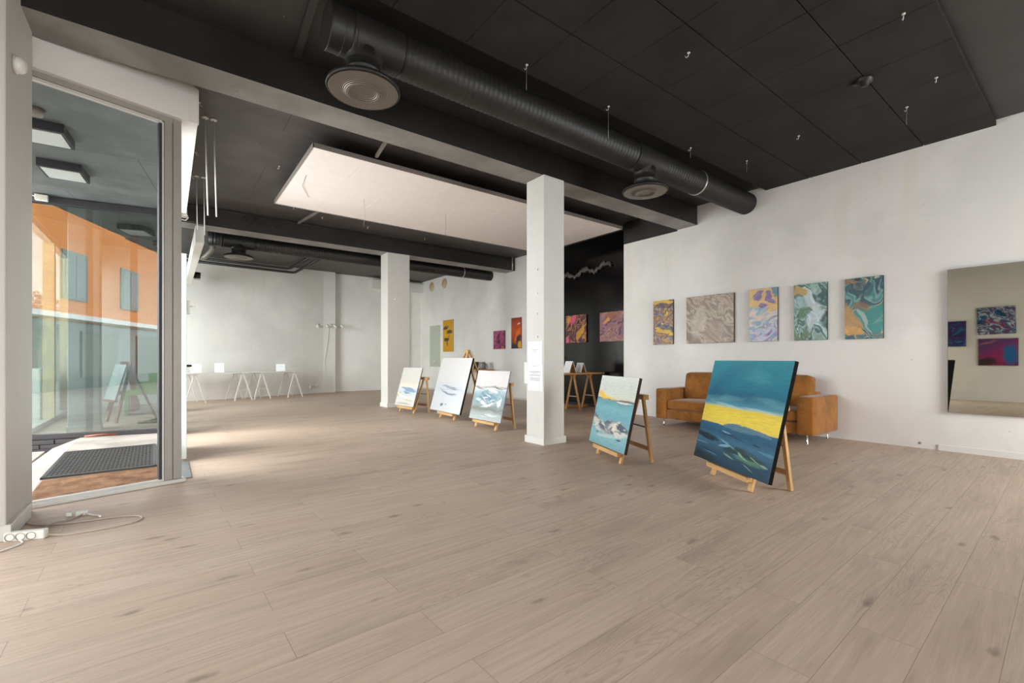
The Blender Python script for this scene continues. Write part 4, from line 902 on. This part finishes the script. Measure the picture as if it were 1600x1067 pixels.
def tent(x, y, z, w, h, d, label, rz=0, inner='oakw'):
    t = thing('tent_card', label, 'card', (x, y, z), rz, 'folded tent cards')
    for sx in (-1, 1):
        MB().hexa([(sx*d-.004, -w/2, 0), (sx*d+.004, -w/2, 0), (sx*d+.004, w/2, 0), (sx*d-.004, w/2, 0), (sx*.004-.004, -w/2, h), (sx*.004+.004, -w/2, h), (sx*.004+.004, w/2, h), (sx*.004-.004, w/2, h)]).make('panel', M['paper'], t)
        MB().hexa([(sx*(d-.006)-.002, -w/2+.003, 0), (sx*(d-.006)+.002, -w/2+.003, 0), (sx*(d-.006)+.002, w/2-.003, 0), (sx*(d-.006)-.002, w/2-.003, 0), (-.002, -w/2+.003, h-.01), (.002, -w/2+.003, h-.01), (.002, w/2-.003, h-.01), (-.002, w/2-.003, h-.01)]).make('lining', M[inner], t)
tent(6.56, 6.70, .773, .20, .235, .10, 'larger folded tent card with brown lining on the oak table, beside the column')
tent(6.86, 6.68, .773, .18, .20, .08, 'smaller folded tent card with brown lining on the oak table, further right')
tag(MB().lathe([(0, 0), (.045, 0), (.05, .01), (.05, .17), (.03, .22), (.016, .25), (.016, .30), (.022, .305), (.022, .33), (0, .33)], (6.66, 6.93, .773), seg=24).make('bottle', M['black']), 'black bottle standing behind the folded cards on the oak table', 'bottle')
# small table by the rear right wall with a few things on it
trestle_oak(6.85, 10.55, .735, 'oak trestle under the near end of the table by the rear right wall', R(90))
trestle_oak(6.85, 11.75, .735, 'oak trestle under the far end of the table by the rear right wall', R(90))
tag(MB().box(6.58, 7.14, 10.2, 12.1, .737, .77).make('table_top', M['oakw_h'], bevel=.004), 'oak table top by the rear right wall behind the pale easels', 'table')
t = thing('book', 'thin dark book leaning upright on the table by the rear right wall', 'book', (6.92, 10.80, .772), R(12)); MB().hexa([(-.01, -.09, 0), (.012, -.09, 0), (.012, .09, 0), (-.01, .09, 0), (.03, -.09, .2), (.052, -.09, .2), (.052, .09, .2), (.03, .09, .2)]).make('cover', M['black'], t)
MB().hexa([(-.006, -.094, .006), (.008, -.094, .006), (.008, .086, .006), (-.006, .086, .006), (.033, -.094, .197), (.048, -.094, .197), (.048, .086, .197), (.033, .086, .197)]).make('pages', M['paper'], t)
t = thing('glass_jar', 'squat grey glass jar on the table by the rear right wall', 'jar', (6.95, 10.52, .772)); MB().lathe([(0, 0), (.085, 0), (.09, .01), (.09, .16), (.075, .19), (.07, .19), (.08, .155), (.08, .015), (0, .012)], seg=28).make('body', M['pipe_grey'], t); MB().lathe([(.078, .19), (.078, .205), (0, .205)], seg=28).make('lid', M['alu_light'], t)
t = thing('twig_vase', 'slim pale vase with a bare twig on the table by the rear right wall', 'vase', (6.95, 11.0, .772)); MB().lathe([(0, 0), (.03, 0), (.032, .2), (.018, .27), (.018, .29), (0, .29)], seg=20).make('vase', M['white'], t); MB().tube([(0, 0, .28), (.01, .02, .38), (-.02, .04, .5)], .004).make('twig', M['bark'], t)

# two white tables along the angled rear wall
TA = R(14.5)
def white_trestle(lx, label):
    c, s_ = math.cos(TA), math.sin(TA)
    t = thing('trestle', label, 'trestle', (.30+lx*c, 13.28+lx*s_-.0, 0), TA, 'white metal trestles')
    for sx in (-1, 1):
        for sy in (-1, 1):
            MB().bar((sx*.205, sy*.29, 0), (sx*.018, sy*.25, .675), .03, .016, (0, 1, 0)).make('leg', M['white'], t)
    MB().box(-.03, .03, -.29, .29, .67, .69).make('top_bar', M['white'], t)
    for sy in (-1, 1): MB().bar((-.13, sy*.274, .27), (.13, sy*.274, .27), .012, .012).make('stretcher', M['white'], t)
    return t
white_trestle(.16, 'white metal trestle at the left end of the left white table')
white_trestle(1.20, 'white metal trestle at the right end of the left white table')
white_trestle(1.66, 'white metal trestle at the left end of the right white table')
white_trestle(2.52, 'white metal trestle at the right end of the right white table')
for x0, x1, lab in ((-.15, 1.385, 'long white table top on trestles by the rear wall, left of two'), (1.39, 2.77, 'long white table top on trestles by the rear wall, right of two')):
    tag(MB().box(x0, x1, -.31, .31, .692, .722).make('table_top', M['white'], loc=(.30, 13.28, 0), rot=(0, 0, TA), bevel=.003), lab, 'table')
def white_card(lx, ly, w, h, lab):
    c, s_ = math.cos(TA), math.sin(TA)
    t = thing('folded_card', lab, 'card', (.30+lx*c-ly*s_, 13.28+lx*s_+ly*c, .723), TA+R(-16), 'white folded cards')
    MB().hexa([(-w/2, -.05, 0), (w/2, -.05, 0), (w/2, -.046, 0), (-w/2, -.046, 0), (-w/2, -.003, h), (w/2, -.003, h), (w/2, .001, h), (-w/2, .001, h)]).make('front_panel', M['paper'], t)
    MB().hexa([(-w/2, .05, 0), (w/2, .05, 0), (w/2, .054, 0), (-w/2, .054, 0), (-w/2, .001, h), (w/2, .001, h), (w/2, .005, h), (-w/2, .005, h)]).make('rear_panel', M['paper'], t)
    m = MB()
    for k in range(3): m.box(-w*.2+.01*k, w*.1+.03*(k % 2), -.0185+.0-.0019+.0*k, -.017, h*.78-.02*k, h*.78+.004-.02*k)
    m.make('text', M['ink'], t, loc=(0, .0, 0))
white_card(.22, -.1, .215, .21, 'white folded card at the left end of the left white table')
white_card(.75, .0, .20, .22, 'white folded card near the middle of the left white table')
white_card(2.23, -.05, .215, .19, 'white folded card on the right white table')

# ------------------------------------------------------------------ small things on walls and columns
t = thing('wall_lamp', 'white four-spot bar lamp on the pilaster of the rear wall', 'lamp', (4.07, 14.87, 2.115))
MB().lathe([(0, -.05), (.05, -.05), (.055, 0)], axis=(0, 1, 0), seg=24, cap=False).make('base', M['plastic'], t)
MB().cyl((-.34, -.06, 0), (.34, -.06, 0), .012, 10).make('bar', M['plastic'], t)
for x, a in ((-.34, -40), (-.12, 15), (.10, 40), (.32, 38)):
    MB().cyl((x, -.07, .012), (x+.10*math.sin(R(a)), -.13, -.07), .026, 16, .034).make('spot', M['plastic'], t)
MB().tube([(-.02, -.02, -.04), (-.08, -.02, -.6), (-.18, -.015, -1.2), (-.21, -.10, -1.45), (-.50, -.34, -1.88)], .006).make('cord', M['plastic'], t)
t = thing('wall_outlet', 'white double outlet low on the rear wall left of the pilaster', 'outlet', (3.52, 14.765, .20), R(16.5)); MB().box(-.085, .085, -.05, 0, -.045, .045).make('plate', M['plastic'], t, bevel=.006)
for x in (-.04, .04): MB().lathe([(0, -.048), (.025, -.048), (.03, -.056), (.034, -.05)], (x, 0, 0), (0, 1, 0), 18, True, False).make('socket', M['plastic_dark'], t)
for (z0, z1, y0, y1, lab, k) in ((.985, 1.272, 4.188, 4.468, 'white printed sheet on the left face of the front column, upper one', 0), (.655, .984, 4.180, 4.468, 'white printed sheet on the left face of the front column, lower one', 1)):
    t = thing('paper_sheet', lab, 'paper', (3.645, 4.33, z0), 0, 'printed sheets on the front column')
    MB().box(-.003, 0, y0-4.33, y1-4.33, 0, z1-z0).make('sheet', M['paper'], t)
    m = MB(); rr = random.Random(k); h = z1-z0
    rows = [(.62, .10), (.55, .06)] if k == 0 else [(.93, .10), (.72, .20), (.70, .20), (.66, .10), (.60, .20), (.575, .20), (.48, .20), (.455, .16), (.42, .2), (.39, .18)]
    for (f, w) in rows:
        yy = w/2
        while yy > -w/2:
            ww = rr.uniform(.008, .03); m.box(-.0036, -.002, max(-w/2, yy-ww), yy, h*f, h*f+.0055); yy -= ww+.006
    m.make('text', M['ink'], t)
t = thing('paper_sheet', 'white sheet sticking out behind the others on the front column', 'paper', (3.648, 4.47, .74), R(18), 'printed sheets on the front column'); MB().box(-.002, .0, -.02, .06, 0, .27).make('sheet', M['paper'], t)
for z, lab in ((2.159, 'topmost'), (1.866, 'second from the top'), (1.612, 'third from the top'), (1.327, 'lowest, just above the sheets')):
    t = thing('wall_peg', 'small white peg on the left face of the front column, '+lab, 'peg', (3.647, 4.285, z), 0, 'pegs on the front column'); MB().lathe([(0, .016), (.009, .014), (.013, .006), (.013, 0)], axis=(-1, 0, 0), seg=14, smooth=False).make('head', M['paper'], t)
for z, lab in ((2.367, 'upper'), (2.088, 'lower')):
    t = thing('wall_peg', 'small white peg on the front face of the rear column, '+lab+' of two', 'peg', (3.97, 9.47, z), 0, 'pegs on the rear column'); MB().lathe([(0, .018), (.012, .015), (.016, .006), (.016, 0)], axis=(0, -1, 0), seg=14, smooth=False).make('head', M['plastic'], t)
t = thing('motion_sensor', 'cream motion sensor high on the left pilaster', 'sensor', (-.745, 4.02, 2.84)); MB().lathe([(0, .055), (.035, .05), (.05, .03), (.045, 0)], axis=(1, -.2, -.15), seg=20).make('lens', M['plastic'], t); MB().lathe([(.05, -.0), (.055, .012), (.05, .02)], axis=(1, 0, 0), seg=20).make('base', M['alu_light'], t)
for z, y, lab in ((.05, 1.36, 'small screw plate low on the right wall at the end of the baseboard'),):
    t = thing('wall_screw', lab, 'screw', (RW-.001, y, .06)); MB().lathe([(0, .008), (.012, .006), (.016, 0)], axis=(-1, 0, 0), seg=14).make('head', M['alu'], t)
# blurred reflection in the black wall, modelled as a pale crumpled strand
t = thing('reflection_strand', 'pale crumpled strand imitating a blurred reflection high on the glossy black wall', 'reflection_shape', (7.44, 7.0, 2.98))
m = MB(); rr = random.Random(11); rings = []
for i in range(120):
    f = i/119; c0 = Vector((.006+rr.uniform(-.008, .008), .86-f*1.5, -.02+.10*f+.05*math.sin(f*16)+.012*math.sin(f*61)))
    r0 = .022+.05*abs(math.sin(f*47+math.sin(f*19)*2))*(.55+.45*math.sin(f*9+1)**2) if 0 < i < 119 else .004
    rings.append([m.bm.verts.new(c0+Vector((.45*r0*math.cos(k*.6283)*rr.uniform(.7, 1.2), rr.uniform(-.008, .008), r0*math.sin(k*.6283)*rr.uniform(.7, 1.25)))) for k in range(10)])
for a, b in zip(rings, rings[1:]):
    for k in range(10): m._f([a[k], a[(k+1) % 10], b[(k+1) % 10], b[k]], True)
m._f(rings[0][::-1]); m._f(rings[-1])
m.make('reflection_blur', M['reflection_blur'], t)
MB().tube([(0.03, .9, .03), (.03, .3, .0), (.03, -.2, .05), (.03, -.66, .08)], .006).make('strand_line', M['duct'], t)

# ------------------------------------------------------------------ power strip and cords on the floor
t = thing('power_strip', 'white three-socket power strip lying on the floor by the left pilaster', 'power strip', (-.652, 3.802, 0), R(-19))
MB().box(-.10, .085, -.012, .035, 0, .052).make('body', M['plastic'], t, bevel=.007)
for x in (-.07, -.022, .026):
    k = MB().lathe([(.022, 0), (.0225, -.002), (.019, .0), (.018, .012), (0, .012)], (x, -.0125, .027), (0, 1, 0), 24, True, False).make('socket', M['plastic_dark'], t)
    MB().cyl((x-.008, -.001, .027), (x-.008, -.004, .027), .003, 8).cyl((x+.008, -.001, .027), (x+.008, -.004, .027), .003, 8).make('pin_hole', M['black'], k)
z = .005
def sm(pts, n=8):
    out = []; q = [Vector(p) for p in pts]
    for i in range(len(q)-1):
        p0, p1, p2, p3 = q[max(i-1, 0)], q[i], q[i+1], q[min(i+2, len(q)-1)]
        for k in range(n):
            u = k/n; out.append(.5*((2*p1)+(p2-p0)*u+(2*p0-5*p1+4*p2-p3)*u*u+(3*p1-p0-3*p2+p3)*u**3))
    return out+[q[-1]]
MB().tube(sm([(-.572, 3.79, .02), (-.50, 3.77, z), (-.40, 3.755, z), (-.28, 3.755, z), (-.17, 3.79, z), (-.135, 3.86, z), (-.18, 3.94, z), (-.30, 3.985, z), (-.42, 4.0, z), (-.55, 4.03, z), (-.66, 4.10, z), (-.72, 4.19, z), (-.77, 4.30, z)]), .0052, 8).make('cord', M['lead'], t)
m = MB().tube(sm([(-.68, 3.79, .012), (-.66, 3.745, z), (-.69, 3.69, z), (-.76, 3.62, z), (-.86, 3.55, z)]), .0045, 8); m.make('cord', M['plastic'], t)
for o in t.children:
    if o.name.startswith('cord'): o.matrix_parent_inverse = (Matrix.Translation(t.location) @ Matrix.Rotation(R(-19), 4, 'Z')).inverted()
t = thing('extension_lead', 'loose white lead with a splitter plug lying on the floor inside the window', 'cord', (-.46, 4.19, 0))
def rel(p): return [(x+.46, y-4.19, zz) for x, y, zz in p]
MB().tube(rel(sm([(-.44, 4.17, .012), (-.40, 4.12, z), (-.36, 4.06, z+.004), (-.355, 4.02, .014)])), .0055, 8).make('cord', M['plastic'], t)
MB().tube(rel(sm([(-.45, 4.18, .01), (-.50, 4.10, z), (-.58, 4.02, .016), (-.64, 3.93, z), (-.66, 3.86, .012)])), .0042, 8).make('cord', M['alu'], t)
MB().box(-.03, .03, -.018, .018, 0, .026).lathe([(.014, .02), (.014, .05), (0, .05)], (-.028, 0, .012), (-1, .2, 0), 14).make('plug', M['plastic'], t, bevel=.004)

# ------------------------------------------------------------------ camera, daylight and added fill panels
cam = bpy.data.cameras.new('camera'); co = bpy.data.objects.new('camera', cam); COL.objects.link(co)
cam.sensor_width = 36; cam.sensor_fit = 'HORIZONTAL'; cam.lens = 36*709.246/1600; cam.shift_y = (561-533.5)/1600
cam.clip_start = .05; cam.clip_end = 400
co.location = (0, 0, HCAM); co.rotation_euler = (R(90), 0, -R(37.1822))
scene.camera = co

w = bpy.data.worlds.new('overcast_sky'); scene.world = w; w.use_nodes = True
nt = w.node_tree; bg = nt.nodes['Background']
tc = nt.nodes.new('ShaderNodeTexCoord'); sep = nt.nodes.new('ShaderNodeSeparateXYZ'); rp = nt.nodes.new('ShaderNodeValToRGB')
nt.links.new(tc.outputs['Generated'], sep.inputs[0]); nt.links.new(sep.outputs[2], rp.inputs[0]); nt.links.new(rp.outputs[0], bg.inputs[0])
rp.color_ramp.elements[0].position = 0; rp.color_ramp.elements[0].color = (.93, .965, 1, 1)
rp.color_ramp.elements[1].position = .6; rp.color_ramp.elements[1].color = (.86, .92, 1, 1)
bg.inputs[1].default_value = SKY = 2.6

def portal(name, loc, rot, sx, sy):
    l = bpy.data.lights.new(name, 'AREA'); l.shape = 'RECTANGLE'; l.size = sx; l.size_y = sy; l.cycles.is_portal = True
    o = bpy.data.objects.new(name, l); COL.objects.link(o); o.location = loc; o.rotation_euler = rot
def fill_light(name, loc, rot, sx, sy, power, col=(.95, .98, 1.0)):  # area light added to brighten the room
    l = bpy.data.lights.new(name, 'AREA'); l.shape = 'RECTANGLE'; l.size = sx; l.size_y = sy; l.energy = power; l.color = col
    o = bpy.data.objects.new(name, l); COL.objects.link(o); o.location = loc; o.rotation_euler = rot
portal('portal_street', (-1.7, 10.9, 1.55), (0, R(-90), 0), 3.0, 4.7)
portal('portal_front', (-.5, -2.2, 1.45), (R(90), 0, 0), 3.3, 2.9)
portal('portal_left', (-1.75, 3.4, 1.55), (R(90), 0, R(-135)), 1.7, 3.0)
portal('portal_porch', (-1.5, 6.4, 1.6), (0, R(-90), 0), 3.2, 4.2)

fill_light('fill_porch_side', (.02, 6.4, 1.6), (0, R(-90), 0), 2.8, 2.8, 60)  # added panel behind the porch side glass, brightens columns and floor
fill_light('fill_street', (-4.6, 9.0, 2.3), Vector((.55, .83, -.06)).to_track_quat('-Z', 'Y').to_euler(), 3.6, 4.4, 560)  # added panel out in the street, lifts the rear room
sl = bpy.data.lights.new('overcast_daylight', 'SUN'); sl.energy = 1.3; sl.angle = R(75); sl.color = (.97, .985, 1)
so = bpy.data.objects.new('overcast_daylight', sl); COL.objects.link(so); so.rotation_euler = Vector((.80, .42, -.36)).to_track_quat('-Z', 'Y').to_euler()
fill_light('fill_left', (-1.74, 3.40, 1.6), (R(90), 0, R(-135)), 1.6, 2.8, 24)  # added fill panel just outside the left shop front
fill_light('fill_front', (-.5, -2.25, 1.5), (R(90), 0, 0), 3.1, 2.6, 30)  # added fill panel behind the camera, outside the added left front window
fill_light('fill_front_right', (5.5, -2.25, 1.6), (R(96), 0, R(14)), 2.2, 2.4, 70)  # added fill panel behind the camera, aimed through the added right front window
portal('portal_front_right', (5.5, -2.2, 1.45), (R(90), 0, 0), 2.4, 2.9)

scene.view_settings.view_transform = 'Standard'; scene.view_settings.look = 'None'
scene.view_settings.gamma = 1.0; scene.view_settings.use_curve_mapping = False
scene.view_settings.exposure = 1.15
scene.cycles.max_bounces = 10; scene.cycles.diffuse_bounces = 6; scene.cycles.transparent_max_bounces = 16
scene.cycles.caustics_reflective = False; scene.cycles.sample_clamp_indirect = 8
scene.cycles.use_denoising = True
